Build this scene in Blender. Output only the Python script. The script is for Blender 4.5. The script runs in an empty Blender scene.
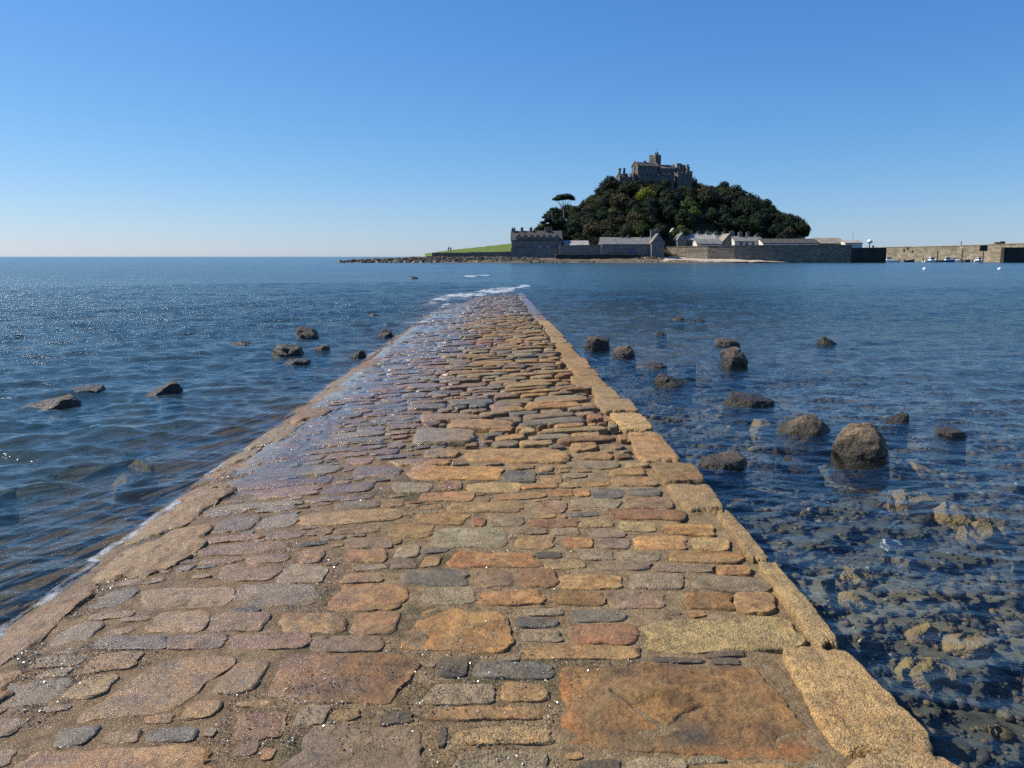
import bpy, bmesh, math, random
import numpy as np
from mathutils import Vector, Matrix, noise as mnoise

random.seed(7)
RNG = np.random.default_rng(11)
PI = math.pi
SC = bpy.context.scene
COL = SC.collection

# ------------------------------------------------------------------ camera
H = 2.0                       # eye above the water
F = 760.0                     # focal length in pixels of a 1024 wide picture
PITCH = math.atan(127.5 / F)
YAW = math.atan(17.0 * math.cos(PITCH) / F)
cam_d = bpy.data.cameras.new('camera')
cam = bpy.data.objects.new('camera', cam_d)
COL.objects.link(cam)
cam.location = (0, 0, H)
cam.rotation_euler = (PI / 2 - PITCH, 0, -YAW)
cam_d.sensor_fit = 'HORIZONTAL'
cam_d.sensor_width = 36.0
cam_d.lens = 36.0 * F / 1024.0
cam_d.clip_start = 0.05
cam_d.clip_end = 60000
SC.camera = cam
_sp, _cp, _sy, _cy = math.sin(PITCH), math.cos(PITCH), math.sin(YAW), math.cos(YAW)
FWD = np.array([_sy * _cp, _cy * _cp, -_sp])
RGT = np.array([_cy, -_sy, 0.0])
UPV = np.array([_sy * _sp, _cy * _sp, _cp])


def ray(px, py):
    return FWD + RGT * ((px - 512.0) / F) + UPV * ((384.0 - py) / F)


def at(px, py, Y):
    """point of the plane y = Y seen at this place of the photograph"""
    d = ray(px, py)
    t = Y / d[1]
    return np.array([d[0] * t, Y, H + d[2] * t])


def onz(px, py, z=0.0):
    d = ray(px, py)
    t = (z - H) / d[2]
    return np.array([d[0] * t, d[1] * t, z])


# ------------------------------------------------------------------ noise in numpy
def _hash(ix, iy, iz, seed):
    h = (ix.astype(np.int64) * 374761393 + iy.astype(np.int64) * 668265263 + iz.astype(np.int64) * 2147483647 + seed * 1274126177) & 0xFFFFFFFF
    h = ((h ^ (h >> 13)) * 1274126177) & 0xFFFFFFFF
    h = ((h ^ (h >> 16)) * 2246822519) & 0xFFFFFFFF
    return ((h ^ (h >> 15)) & 0xFFFFFF) / float(0xFFFFFF)


def vn(x, y, z=0.0, seed=0):
    x, y, z = np.broadcast_arrays(np.asarray(x, float), np.asarray(y, float), np.asarray(z, float))
    ix, iy, iz = np.floor(x), np.floor(y), np.floor(z)
    fx, fy, fz = x - ix, y - iy, z - iz
    fx, fy, fz = [f * f * (3 - 2 * f) for f in (fx, fy, fz)]
    r = 0
    for dx in (0, 1):
        wx = fx if dx else 1 - fx
        for dy in (0, 1):
            wy = fy if dy else 1 - fy
            for dz in (0, 1):
                wz = fz if dz else 1 - fz
                r = r + wx * wy * wz * _hash(ix + dx, iy + dy, iz + dz, seed)
    return r * 2 - 1


def fbm(x, y, z=0.0, oct=4, seed=0, gain=0.5):
    a, s, t = 1.0, 0.0, 0.0
    for o in range(oct):
        s = s + a * vn(np.asarray(x) * 2 ** o, np.asarray(y) * 2 ** o, np.asarray(z) * 2 ** o, seed + o * 17)
        t += a
        a *= gain
    return s / t


def sstep(a, b, x):
    t = np.clip((np.asarray(x, float) - a) / (b - a), 0, 1)
    return t * t * (3 - 2 * t)


# ------------------------------------------------------------------ mesh helpers
def mesh_np(name, V, quads=None, tris=None, mat=None, parent=None, smooth=True, attrs=None, loc=None):
    V = np.asarray(V, np.float32)
    q = np.zeros((0, 4), np.int32) if quads is None or len(quads) == 0 else np.asarray(quads, np.int32)
    t = np.zeros((0, 3), np.int32) if tris is None or len(tris) == 0 else np.asarray(tris, np.int32)
    me = bpy.data.meshes.new(name)
    me.vertices.add(len(V))
    me.vertices.foreach_set('co', V.ravel())
    nl = q.size + t.size
    me.loops.add(nl)
    me.loops.foreach_set('vertex_index', np.concatenate([q.ravel(), t.ravel()]))
    npoly = len(q) + len(t)
    me.polygons.add(npoly)
    st = np.concatenate([np.arange(len(q)) * 4, q.size + np.arange(len(t)) * 3]).astype(np.int32)
    me.polygons.foreach_set('loop_start', st)
    me.polygons.foreach_set('use_smooth', np.full(npoly, bool(smooth)))
    if attrs:
        for k, a in attrs.items():
            a = np.asarray(a, np.float32)
            if a.ndim == 2:
                at_ = me.attributes.new(k, 'FLOAT_COLOR', 'POINT')
                if a.shape[1] == 3:
                    a = np.concatenate([a, np.ones((len(a), 1), np.float32)], 1)
                at_.data.foreach_set('color', a.ravel())
            else:
                at_ = me.attributes.new(k, 'FLOAT', 'POINT')
                at_.data.foreach_set('value', a)
    me.update(calc_edges=True)
    me.validate()
    if mat:
        me.materials.append(mat)
    o = bpy.data.objects.new(name, me)
    COL.objects.link(o)
    if parent:
        o.parent = parent
    if loc is not None:
        o.location = loc
    return o


class MB:
    """collects simple shapes into one mesh"""
    def __init__(self):
        self.v, self.f = [], []

    def add(self, vs, fs):
        b = len(self.v)
        self.v += [tuple(p) for p in vs]
        self.f += [tuple(i + b for i in f) for f in fs]

    def box(self, c, s, rz=0.0, taper=1.0):
        hx, hy, hz = s[0] / 2, s[1] / 2, s[2] / 2
        cs, sn = math.cos(rz), math.sin(rz)
        vs = []
        for z in (-1, 1):
            k = taper if z > 0 else 1.0
            for x, y in ((-1, -1), (1, -1), (1, 1), (-1, 1)):
                lx, ly = x * hx * k, y * hy * k
                vs.append((c[0] + lx * cs - ly * sn, c[1] + lx * sn + ly * cs, c[2] + z * hz))
        self.add(vs, [(3, 2, 1, 0), (4, 5, 6, 7), (0, 1, 5, 4), (1, 2, 6, 5), (2, 3, 7, 6), (3, 0, 4, 7)])

    def prism(self, pts, axis_from, axis_to):
        """extrude polygon given as 3d points at 'from' offset to 'to' offset"""
        n = len(pts)
        a = [tuple(np.add(p, axis_from)) for p in pts]
        b = [tuple(np.add(p, axis_to)) for p in pts]
        fs = [tuple(range(n))[::-1], tuple(range(n, 2 * n))]
        for i in range(n):
            j = (i + 1) % n
            fs.append((i, j, n + j, n + i))
        self.add(a + b, fs)

    def tube(self, pts, rad, n=8, cap=True):
        pts = [Vector(p) for p in pts]
        rs = rad if isinstance(rad, (list, tuple)) else [rad] * len(pts)
        vs, fs = [], []
        for i, p in enumerate(pts):
            d = (pts[min(i + 1, len(pts) - 1)] - pts[max(i - 1, 0)]).normalized()
            u = d.orthogonal().normalized()
            w = d.cross(u)
            for k in range(n):
                a = 2 * PI * k / n
                vs.append(p + (u * math.cos(a) + w * math.sin(a)) * rs[i])
        for i in range(len(pts) - 1):
            for k in range(n):
                k2 = (k + 1) % n
                fs.append((i * n + k, i * n + k2, (i + 1) * n + k2, (i + 1) * n + k))
        if cap:
            fs.append(tuple(range(n))[::-1])
            fs.append(tuple(range((len(pts) - 1) * n, len(pts) * n)))
        self.add(vs, fs)

    def build(self, name, mat, parent=None, smooth=False, loc=None):
        me = bpy.data.meshes.new(name)
        me.from_pydata(self.v, [], self.f)
        bm = bmesh.new()
        bm.from_mesh(me)
        bmesh.ops.recalc_face_normals(bm, faces=bm.faces)
        bm.to_mesh(me)
        bm.free()
        if smooth:
            for p in me.polygons:
                p.use_smooth = True
        if mat:
            me.materials.append(mat)
        o = bpy.data.objects.new(name, me)
        COL.objects.link(o)
        if parent:
            o.parent = parent
        if loc is not None:
            o.location = loc
        return o


def tag(o, label=None, cat=None, group=None, kind=None):
    if label:
        o['label'] = label
    if cat:
        o['category'] = cat
    if group:
        o['group'] = group
    if kind:
        o['kind'] = kind
    return o


def thing(name, label, cat, loc, group=None, rz=0.0):
    o = bpy.data.objects.new(name, None)
    o.empty_display_size = 0.3
    COL.objects.link(o)
    o.location = tuple(float(c) for c in loc)
    o.rotation_euler = (0, 0, rz)
    return tag(o, label, cat, group)


# ------------------------------------------------------------------ materials
class NT:
    def __init__(self, name):
        self.m = bpy.data.materials.new(name)
        self.m.use_nodes = True
        self.t = self.m.node_tree
        self.t.nodes.clear()
        self.out = self.t.nodes.new('ShaderNodeOutputMaterial')

    def n(self, typ, **kw):
        nd = self.t.nodes.new(typ)
        ins = kw.pop('ins', {})
        for k, v in kw.items():
            setattr(nd, k, v)
        for k, v in ins.items():
            s = nd.inputs[k]
            if isinstance(v, bpy.types.NodeSocket):
                self.t.links.new(v, s)
            else:
                s.default_value = v
        return nd

    def pos(self):
        return self.n('ShaderNodeNewGeometry').outputs['Position']

    def obj(self):
        return self.n('ShaderNodeTexCoord').outputs['Object']

    def noise(self, scale, detail=4.0, rough=0.55, vec=None, dist=0.0):
        ins = {'Scale': scale, 'Detail': detail, 'Roughness': rough, 'Distortion': dist}
        if vec is not None:
            ins['Vector'] = vec
        return self.n('ShaderNodeTexNoise', ins=ins).outputs['Fac']

    def ramp(self, fac, stops, interp='LINEAR'):
        r = self.n('ShaderNodeValToRGB', ins={'Fac': fac})
        r.color_ramp.interpolation = interp
        el = r.color_ramp.elements
        while len(el) < len(stops):
            el.new(0.5)
        for e, (p, c) in zip(el, stops):
            e.position = p
            e.color = (c, c, c, 1) if isinstance(c, (int, float)) else (*c, 1)
        return r.outputs['Color']

    def math(self, op, a, b=None, c=None, clamp=False):
        nd = self.n('ShaderNodeMath', operation=op)
        nd.use_clamp = clamp
        for i, v in enumerate((a, b, c)):
            if v is None:
                continue
            if isinstance(v, bpy.types.NodeSocket):
                self.t.links.new(v, nd.inputs[i])
            else:
                nd.inputs[i].default_value = v
        return nd.outputs[0]

    def mix(self, fac, a, b, mode='MIX'):
        nd = self.n('ShaderNodeMixRGB', blend_type=mode)
        for k, v in (('Fac', fac), ('Color1', a), ('Color2', b)):
            if isinstance(v, bpy.types.NodeSocket):
                self.t.links.new(v, nd.inputs[k])
            else:
                nd.inputs[k].default_value = v if not isinstance(v, tuple) else ((*v, 1) if len(v) == 3 else v)
        return nd.outputs['Color']

    def attr(self, name):
        return self.n('ShaderNodeAttribute', attribute_name=name)

    def bump(self, h, dist, strength=1.0, normal=None):
        ins = {'Height': h, 'Distance': dist, 'Strength': strength}
        if normal is not None:
            ins['Normal'] = normal
        return self.n('ShaderNodeBump', ins=ins).outputs['Normal']

    def finish(self, shader):
        self.t.links.new(shader, self.out.inputs['Surface'])
        return self.m


def c4(c):
    return (*c, 1.0)


def plain(name, col, rough=0.7, var=0.25, scale=2.0, bump=0.0, bscale=8.0, metal=0.0, spec=0.4):
    t = NT(name)
    v = t.obj()
    n1 = t.noise(scale, 5, 0.6, v)
    base = t.mix(t.ramp(n1, [(0.3, 0.0), (0.7, 1.0)]), tuple(x * (1 - var) for x in col), tuple(min(1, x * (1 + var)) for x in col))
    b = t.n('ShaderNodeBsdfPrincipled', ins={'Base Color': base, 'Roughness': rough, 'Metallic': metal, 'Specular IOR Level': spec})
    if bump:
        t.t.links.new(t.bump(t.noise(bscale, 5, 0.6, v), bump), b.inputs['Normal'])
    return t.finish(b.outputs[0])


def masonry(name, col, bw=0.9, bh=0.45, var=0.35, stain=0.4, rough=0.85):
    """coursed stone: brick texture on world position, wall-wise, with weathering patches"""
    t = NT(name)
    p = t.pos()
    sx = t.n('ShaderNodeSeparateXYZ', ins={0: p})
    u = t.math('ADD', sx.outputs[0], t.math('MULTIPLY', sx.outputs[1], 0.83))
    wob = t.math('MULTIPLY', t.noise(0.8, 2, 0.5, p), 0.4)
    vec = t.n('ShaderNodeCombineXYZ', ins={0: u, 1: t.math('ADD', sx.outputs[2], wob)})
    br = t.n('ShaderNodeTexBrick', ins={'Vector': vec.outputs[0], 'Color1': c4(tuple(x * (1 - var) for x in col)), 'Color2': c4(tuple(x * (1 + var) for x in col)),
                                        'Mortar': c4(tuple(x * 0.75 for x in col)), 'Scale': 1.0, 'Mortar Size': 0.035, 'Brick Width': bw, 'Row Height': bh})
    n1 = t.ramp(t.noise(0.35, 6, 0.65, p), [(0.35, 0.0), (0.65, 1.0)])
    base = t.mix(t.math('MULTIPLY', n1, stain), br.outputs['Color'], tuple(x * 0.45 for x in col))
    n2 = t.ramp(t.noise(2.6, 4, 0.7, p), [(0.3, 0.6), (0.7, 1.3)])
    base = t.mix(1.0, base, n2, 'MULTIPLY')
    b = t.n('ShaderNodeBsdfPrincipled', ins={'Base Color': base, 'Roughness': rough, 'Specular IOR Level': 0.2})
    h = t.math('ADD', t.math('MULTIPLY', br.outputs['Fac'], -0.5), t.noise(3.0, 4, 0.6, p))
    t.t.links.new(t.bump(h, 0.12), b.inputs['Normal'])
    return t.finish(b.outputs[0])


def roofing(name, col, row=0.35):
    t = NT(name)
    p = t.pos()
    sx = t.n('ShaderNodeSeparateXYZ', ins={0: p})
    vec = t.n('ShaderNodeCombineXYZ', ins={0: t.math('ADD', sx.outputs[0], sx.outputs[1]), 1: t.math('MULTIPLY', sx.outputs[2], 1.3)})
    br = t.n('ShaderNodeTexBrick', ins={'Vector': vec.outputs[0], 'Color1': c4(tuple(x * 0.8 for x in col)), 'Color2': c4(tuple(x * 1.15 for x in col)),
                                        'Mortar': c4(tuple(x * 0.6 for x in col)), 'Scale': 1.0, 'Mortar Size': 0.02, 'Brick Width': 0.5, 'Row Height': row})
    n = t.ramp(t.noise(0.7, 5, 0.65, p), [(0.3, 0.65), (0.7, 1.2)])
    base = t.mix(1.0, br.outputs['Color'], n, 'MULTIPLY')
    b = t.n('ShaderNodeBsdfPrincipled', ins={'Base Color': base, 'Roughness': 0.75, 'Specular IOR Level': 0.3})
    t.t.links.new(t.bump(t.noise(4, 3, 0.5, p), 0.08), b.inputs['Normal'])
    return t.finish(b.outputs[0])


def stone_mat():
    """paving stone: colour, wetness and granite amount come from the stone itself"""
    t = NT('paving_stone')
    p = t.pos()
    colr = t.attr('col').outputs['Color']
    wet = t.attr('wet').outputs['Fac']
    gran = t.attr('gran').outputs['Fac']
    n_mid = t.noise(11, 7, 0.65, p, 0.4)
    base = t.mix(1.0, t.mix(1.0, colr, (1.12, 1.03, 0.82), 'MULTIPLY'), t.ramp(n_mid, [(0.28, 0.42), (0.5, 1.0), (0.72, 1.6)]), 'MULTIPLY')
    seam = t.ramp(t.math('ABSOLUTE', t.math('SUBTRACT', t.noise(5.5, 6, 0.6, p, 1.2), 0.5)), [(0.0, 0.45), (0.022, 1.0)])
    base = t.mix(1.0, base, seam, 'MULTIPLY')
    # iron stain and pale bloom in blotches
    rust = t.ramp(t.noise(5.0, 5, 0.6, p, 0.8), [(0.55, 0.0), (0.68, 1.0)])
    base = t.mix(t.math('MULTIPLY', rust, 0.35), base, t.mix(1.0, base, (1.25, 0.72, 0.38), 'MULTIPLY'))
    n_fine = t.noise(150, 3, 0.7, p)
    base = t.mix(1.0, base, t.ramp(n_fine, [(0.3, 0.68), (0.7, 1.35)]), 'MULTIPLY')
    sp = t.n('ShaderNodeTexVoronoi', ins={'Vector': p, 'Scale': 150.0})
    cell = t.n('ShaderNodeSeparateColor', ins={0: sp.outputs['Color']})
    pale = t.ramp(cell.outputs[0], [(0.52, 0.0), (0.6, 1.0)])
    dark = t.ramp(cell.outputs[1], [(0.66, 0.0), (0.72, 1.0)])
    gbase = t.mix(t.math('MULTIPLY', pale, 0.42), base, (0.47, 0.36, 0.2))
    gbase = t.mix(t.math('MULTIPLY', dark, 0.5), gbase, (0.05, 0.042, 0.035))
    base = t.mix(gran, base, gbase)
    sand = t.ramp(t.noise(3.2, 7, 0.7, p, 0.5), [(0.42, 0.0), (0.66, 1.0)])
    base = t.mix(t.math('MULTIPLY', sand, 0.36), base, t.mix(1.0, (0.26, 0.178, 0.085, 1), t.ramp(n_fine, [(0.3, 0.6), (0.7, 1.4)]), 'MULTIPLY'))
    base = t.mix(wet, base, t.mix(1.0, base, (0.8, 0.72, 0.62), 'MULTIPLY'))
    hb = t.math('ADD', t.math('MULTIPLY', t.noise(38, 6, 0.6, p), 1.0), t.math('MULTIPLY', n_fine, 0.22))
    hb = t.math('ADD', hb, t.math('MULTIPLY', sp.outputs['Distance'], t.math('MULTIPLY', gran, -0.35)))
    nor = t.bump(hb, 0.014)
    rg = t.math('SUBTRACT', 0.78, t.math('MULTIPLY', wet, 0.35))
    hc = t.math('ADD', t.noise(55, 4, 0.65, p), t.math('MULTIPLY', t.noise(210, 2, 0.6, p), 0.25))
    cn = t.bump(hc, 0.010)
    cw = t.ramp(t.math('MULTIPLY', wet, t.math('ADD', t.noise(7, 4, 0.6, p), 0.5)), [(0.4, 0.0), (0.95, 1.0)])
    b = t.n('ShaderNodeBsdfPrincipled', ins={'Base Color': base, 'Roughness': rg, 'Specular IOR Level': 0.35, 'Normal': nor,
                                             'Coat Weight': cw, 'Coat Roughness': 0.16, 'Coat IOR': 1.33, 'Coat Normal': cn})
    return t.finish(b.outputs[0])


def mortar_mat():
    t = NT('mortar')
    p = t.pos()
    wet = t.attr('wet').outputs['Fac']
    n = t.noise(14, 7, 0.7, p)
    base = t.ramp(n, [(0.3, (0.1, 0.064, 0.03)), (0.5, (0.23, 0.155, 0.076)), (0.72, (0.36, 0.26, 0.14))])
    moss = t.attr('moss').outputs['Fac']
    base = t.mix(moss, base, (0.05, 0.05, 0.014))
    vor = t.n('ShaderNodeTexVoronoi', ins={'Vector': p, 'Scale': 120.0})
    cell = t.n('ShaderNodeSeparateColor', ins={0: vor.outputs['Color']})
    base = t.mix(t.math('MULTIPLY', t.ramp(cell.outputs[0], [(0.78, 0), (0.84, 1)]), 0.22), base, (0.5, 0.42, 0.32))
    base = t.mix(wet, base, t.mix(1.0, base, (0.78, 0.7, 0.6), 'MULTIPLY'))
    h = t.math('ADD', t.noise(60, 6, 0.7, p), t.math('MULTIPLY', vor.outputs['Distance'], -0.25))
    nor = t.bump(h, 0.02)
    cw = t.ramp(t.math('MULTIPLY', wet, t.math('ADD', t.noise(9, 4, 0.6, p), 0.5)), [(0.35, 0.0), (0.9, 0.5)])
    b = t.n('ShaderNodeBsdfPrincipled', ins={'Base Color': base, 'Roughness': 0.85, 'Specular IOR Level': 0.3, 'Normal': nor,
                                             'Coat Weight': cw, 'Coat Roughness': 0.12, 'Coat IOR': 1.33, 'Coat Normal': t.bump(t.noise(120, 3, 0.6, p), 0.006)})
    return t.finish(b.outputs[0])


def water_mat(name, film=False):
    t = NT(name)
    p = t.pos()
    mp = t.n('ShaderNodeMapping', ins={'Vector': p, 'Rotation': (0, 0, 0.45), 'Scale': (0.75, 1.25, 1.0)}).outputs[0]
    if film:
        nor = t.bump(t.noise(9, 4, 0.5, mp), 0.004)
    else:
        far = t.attr('far').outputs['Fac']
        near_h = t.math('MULTIPLY', t.noise(9.0, 3, 0.5, mp), 0.016)
        far_h = t.math('MULTIPLY', t.noise(1.7, 7, 0.62, mp), t.math('MULTIPLY', far, 0.24))
        wide = t.math('MULTIPLY', t.noise(0.16, 3, 0.5, mp), t.math('MULTIPLY', far, 0.12))
        h = t.math('ADD', t.math('ADD', near_h, far_h), wide)
        nor = t.bump(h, 1.0)
    fr = t.n('ShaderNodeFresnel', ins={'IOR': 1.333, 'Normal': nor}).outputs[0]
    gl = t.n('ShaderNodeBsdfGlossy', distribution='GGX', ins={'Color': (1, 1, 1, 1), 'Roughness': 0.09, 'Normal': nor})
    tr = t.n('ShaderNodeBsdfTransparent', ins={'Color': (0.86, 0.92, 0.92, 1) if not film else (0.95, 0.96, 0.97, 1)})
    sh = t.n('ShaderNodeMixShader', ins={0: fr, 1: tr.outputs[0], 2: gl.outputs[0]}).outputs[0]
    if not film:
        murk = t.attr('murk').outputs['Fac']
        patch = t.ramp(t.noise(0.06, 5, 0.6, p), [(0.35, (0.028, 0.068, 0.088)), (0.65, (0.042, 0.092, 0.112))])
        rgh = t.math('ADD', 0.09, t.math('MULTIPLY', t.attr('dist').outputs['Fac'], 0.13))
        pr = t.n('ShaderNodeBsdfPrincipled', ins={'Base Color': patch, 'Roughness': rgh, 'IOR': 1.333, 'Normal': nor})
        sh = t.n('ShaderNodeMixShader', ins={0: murk, 1: sh, 2: pr.outputs[0]}).outputs[0]
        foam = t.attr('foam').outputs['Fac']
        fp = t.n('ShaderNodeMapping', ins={'Vector': p, 'Rotation': (0, 0, -0.3), 'Scale': (1.0, 0.35, 1.0)}).outputs[0]
        fn = t.math('ADD', t.math('ADD', t.math('MULTIPLY', t.noise(2.6, 7, 0.85, fp), 1.1), t.math('MULTIPLY', t.noise(14, 5, 0.8, p), 0.35)), foam)
        ff = t.math('MULTIPLY', t.ramp(t.math('MULTIPLY', fn, 0.5), [(0.60, 0.0), (0.80, 1.0)]), 0.85)
        fb = t.n('ShaderNodeBsdfDiffuse', ins={'Color': (0.8, 0.82, 0.83, 1), 'Normal': t.bump(t.noise(25, 4, 0.7, p), 0.03)})
        sh = t.n('ShaderNodeMixShader', ins={0: ff, 1: sh, 2: fb.outputs[0]}).outputs[0]
    return t.finish(sh)


def boulder_mat(name, dry, wetc, line=0.12):
    t = NT(name)
    p = t.pos()
    z = t.n('ShaderNodeSeparateXYZ', ins={0: p}).outputs[2]
    n = t.noise(4.5, 7, 0.7, p, 0.5)
    oi = t.n('ShaderNodeObjectInfo').outputs['Random']
    base = t.mix(1.0, c4(dry), t.ramp(n, [(0.28, 0.35), (0.5, 0.85), (0.75, 1.55)]), 'MULTIPLY')
    base = t.mix(1.0, base, t.ramp(oi, [(0, 0.75), (1, 1.25)]), 'MULTIPLY')
    crk = t.ramp(t.math('ABSOLUTE', t.math('SUBTRACT', t.noise(2.3, 5, 0.6, p, 1.5), 0.5)), [(0.0, 0.25), (0.03, 1.0)])
    base = t.mix(1.0, base, crk, 'MULTIPLY')
    sp = t.ramp(t.noise(60, 3, 0.8, p), [(0.58, 0.0), (0.66, 1.0)])
    base = t.mix(t.math('MULTIPLY', sp, 0.3), base, (0.42, 0.36, 0.27))
    zz = t.math('ADD', z, t.math('MULTIPLY', t.math('SUBTRACT', t.noise(6, 4, 0.6, p), 0.5), 0.18))
    w = t.ramp(zz, [(line * 0.4, 1.0), (line, 0.0)])
    base = t.mix(t.math('MULTIPLY', w, 0.85), base, c4(wetc))
    rg = t.math('SUBTRACT', 0.8, t.math('MULTIPLY', w, 0.4))
    h = t.math('ADD', n, t.math('MULTIPLY', t.noise(32, 5, 0.65, p), 0.3))
    b = t.n('ShaderNodeBsdfPrincipled', ins={'Base Color': base, 'Roughness': rg, 'Specular IOR Level': 0.4, 'Normal': t.bump(h, 0.075)})
    return t.finish(b.outputs[0])


def bed_mat(name, dark, light, scale):
    t = NT(name)
    p = t.pos()
    colr = t.attr('col').outputs['Color']
    n = t.noise(scale, 5, 0.65, p)
    base = t.mix(1.0, colr, t.ramp(n, [(0.3, 0.45), (0.7, 1.5)]), 'MULTIPLY')
    b = t.n('ShaderNodeBsdfPrincipled', ins={'Base Color': base, 'Roughness': 0.7, 'Normal': t.bump(n, 0.02)})
    return t.finish(b.outputs[0])


def leaf_mat(name, col, var=0.35):
    t = NT(name)
    oi = t.n('ShaderNodeObjectInfo').outputs['Random']
    p = t.obj()
    n = t.noise(0.55, 3, 0.6, p)
    base = t.mix(1.0, c4(col), t.ramp(n, [(0.3, 1 - var), (0.7, 1 + var)]), 'MULTIPLY')
    base = t.mix(1.0, base, t.ramp(oi, [(0, (0.72, 0.74, 0.8)), (0.5, (1, 1, 1)), (1, (1.35, 1.22, 0.95))]), 'MULTIPLY')
    lv = t.attr('leaf').outputs['Fac']
    base = t.mix(1.0, base, t.ramp(lv, [(0, 0.65), (1, 1.35)]), 'MULTIPLY')
    d = t.n('ShaderNodeBsdfPrincipled', ins={'Base Color': base, 'Roughness': 0.75, 'Specular IOR Level': 0.1})
    tl = t.n('ShaderNodeBsdfTranslucent', ins={'Color': t.mix(1.0, base, (1.1, 1.2, 0.5), 'MULTIPLY')})
    return t.finish(t.n('ShaderNodeMixShader', ins={0: 0.15, 1: d.outputs[0], 2: tl.outputs[0]}).outputs[0])


M = {}
M['stone'] = stone_mat()
M['mortar'] = mortar_mat()
_g = NT('wet_grit')
M['grit'] = _g.finish(_g.n('ShaderNodeBsdfPrincipled', ins={'Base Color': _g.attr('col').outputs['Color'], 'Roughness': 0.17, 'Specular IOR Level': 0.9}).outputs[0])
M['water'] = water_mat('sea_water')
M['film'] = water_mat('water_film', True)
M['bed'] = bed_mat('sea_bed', 0, 0, 9.0)
M['pebble'] = bed_mat('pebble', 0, 0, 16.0)
M['rock_dark'] = boulder_mat('dark_rock', (0.07, 0.054, 0.039), (0.02, 0.018, 0.013), 0.26)
M['rock_tan'] = boulder_mat('tan_rock', (0.175, 0.125, 0.074), (0.026, 0.022, 0.014), 0.2)
M['rock_sunk'] = boulder_mat('sunken_rock', (0.4, 0.26, 0.1), (0.36, 0.24, 0.09), 0.02)
M['rock_pale'] = boulder_mat('pale_rock', (0.7, 0.68, 0.6), (0.7, 0.68, 0.6), 0.02)
M['rock_shore'] = boulder_mat('shore_rock', (0.08, 0.064, 0.046), (0.028, 0.024, 0.019), 1.0)
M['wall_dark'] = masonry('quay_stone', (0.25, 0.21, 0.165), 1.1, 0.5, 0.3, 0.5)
M['wall_black'] = masonry('black_quay_stone', (0.055, 0.05, 0.045), 1.1, 0.5, 0.3, 0.5)  # near-black; on the low landing wall this is shade put into the colour
M['wall_pier'] = masonry('pier_stone', (0.31, 0.26, 0.185), 1.3, 0.6, 0.35, 0.6)
M['wall_house'] = masonry('house_stone', (0.25, 0.235, 0.22), 0.6, 0.3, 0.25, 0.35)
M['wall_pale'] = plain('rendered_wall', (0.62, 0.58, 0.5), 0.8, 0.12, 1.0)
M['castle'] = masonry('castle_stone', (0.2, 0.172, 0.148), 0.8, 0.4, 0.3, 0.45)
M['roof_grey'] = roofing('grey_slate', (0.2, 0.195, 0.185))
M['roof_pale'] = roofing('pale_slate', (0.38, 0.36, 0.325))
M['roof_dark'] = roofing('dark_slate', (0.085, 0.078, 0.072))
M['roof_red'] = roofing('brown_tile', (0.22, 0.13, 0.1))
M['roof_tan'] = roofing('tan_slate', (0.3, 0.25, 0.19))
M['glass'] = plain('window_glass', (0.02, 0.024, 0.03), 0.15, 0.1, 1.0, spec=0.6)
M['white'] = plain('white_paint', (0.8, 0.8, 0.78), 0.5, 0.05, 1.0)
M['frame'] = plain('grey_frame', (0.3, 0.29, 0.28), 0.6, 0.05)
M['blackpaint'] = plain('black_paint', (0.02, 0.02, 0.022), 0.5, 0.1)
M['bluepaint'] = plain('blue_paint', (0.05, 0.09, 0.17), 0.4, 0.1)
M['timber'] = plain('weathered_timber', (0.13, 0.1, 0.075), 0.85, 0.3, 3.0)
M['steel'] = plain('grey_steel', (0.3, 0.3, 0.31), 0.45, 0.1, metal=0.6)
M['skin'] = plain('skin', (0.5, 0.33, 0.25), 0.6, 0.05)
M['cloth'] = plain('dark_cloth', (0.03, 0.035, 0.05), 0.9, 0.1)
M['bark'] = plain('bark', (0.11, 0.085, 0.065), 0.9, 0.3, 3.0)
M['bark_pale'] = plain('pale_bark', (0.22, 0.18, 0.15), 0.9, 0.3, 3.0)
M['leaf_dark'] = leaf_mat('evergreen_leaf', (0.025, 0.038, 0.023))
M['leaf_mid'] = leaf_mat('green_leaf', (0.037, 0.055, 0.026))
M['leaf_olive'] = leaf_mat('olive_leaf', (0.07, 0.073, 0.038))
M['leaf_brown'] = leaf_mat('brown_twig', (0.062, 0.057, 0.038))
M['leaf_lime'] = leaf_mat('spring_leaf', (0.14, 0.15, 0.025))
M['leaf_green'] = leaf_mat('bright_leaf', (0.075, 0.105, 0.03))
M['buoy'] = plain('white_buoy', (0.85, 0.85, 0.83), 0.4, 0.03)


def ground_mat(name, stops, scale, bump=0.3):
    t = NT(name)
    p = t.pos()
    n = t.noise(scale, 8, 0.7, p)
    base = t.ramp(n, stops)
    b = t.n('ShaderNodeBsdfPrincipled', ins={'Base Color': base, 'Roughness': 0.9, 'Specular IOR Level': 0.2, 'Normal': t.bump(t.noise(scale * 4, 5, 0.65, p), bump)})
    return t.finish(b.outputs[0])


M['grass'] = ground_mat('grass', [(0.3, (0.075, 0.12, 0.018)), (0.7, (0.13, 0.17, 0.03))], 0.25, 0.1)
M['beach'] = ground_mat('shingle', [(0.3, (0.06, 0.048, 0.034)), (0.7, (0.19, 0.155, 0.11))], 0.5)
M['sand'] = ground_mat('pale_sand', [(0.3, (0.34, 0.28, 0.21)), (0.7, (0.5, 0.43, 0.34))], 0.4)
M['earth'] = ground_mat('hill_earth', [(0.3, (0.025, 0.03, 0.014)), (0.7, (0.06, 0.06, 0.03))], 0.3)

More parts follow.
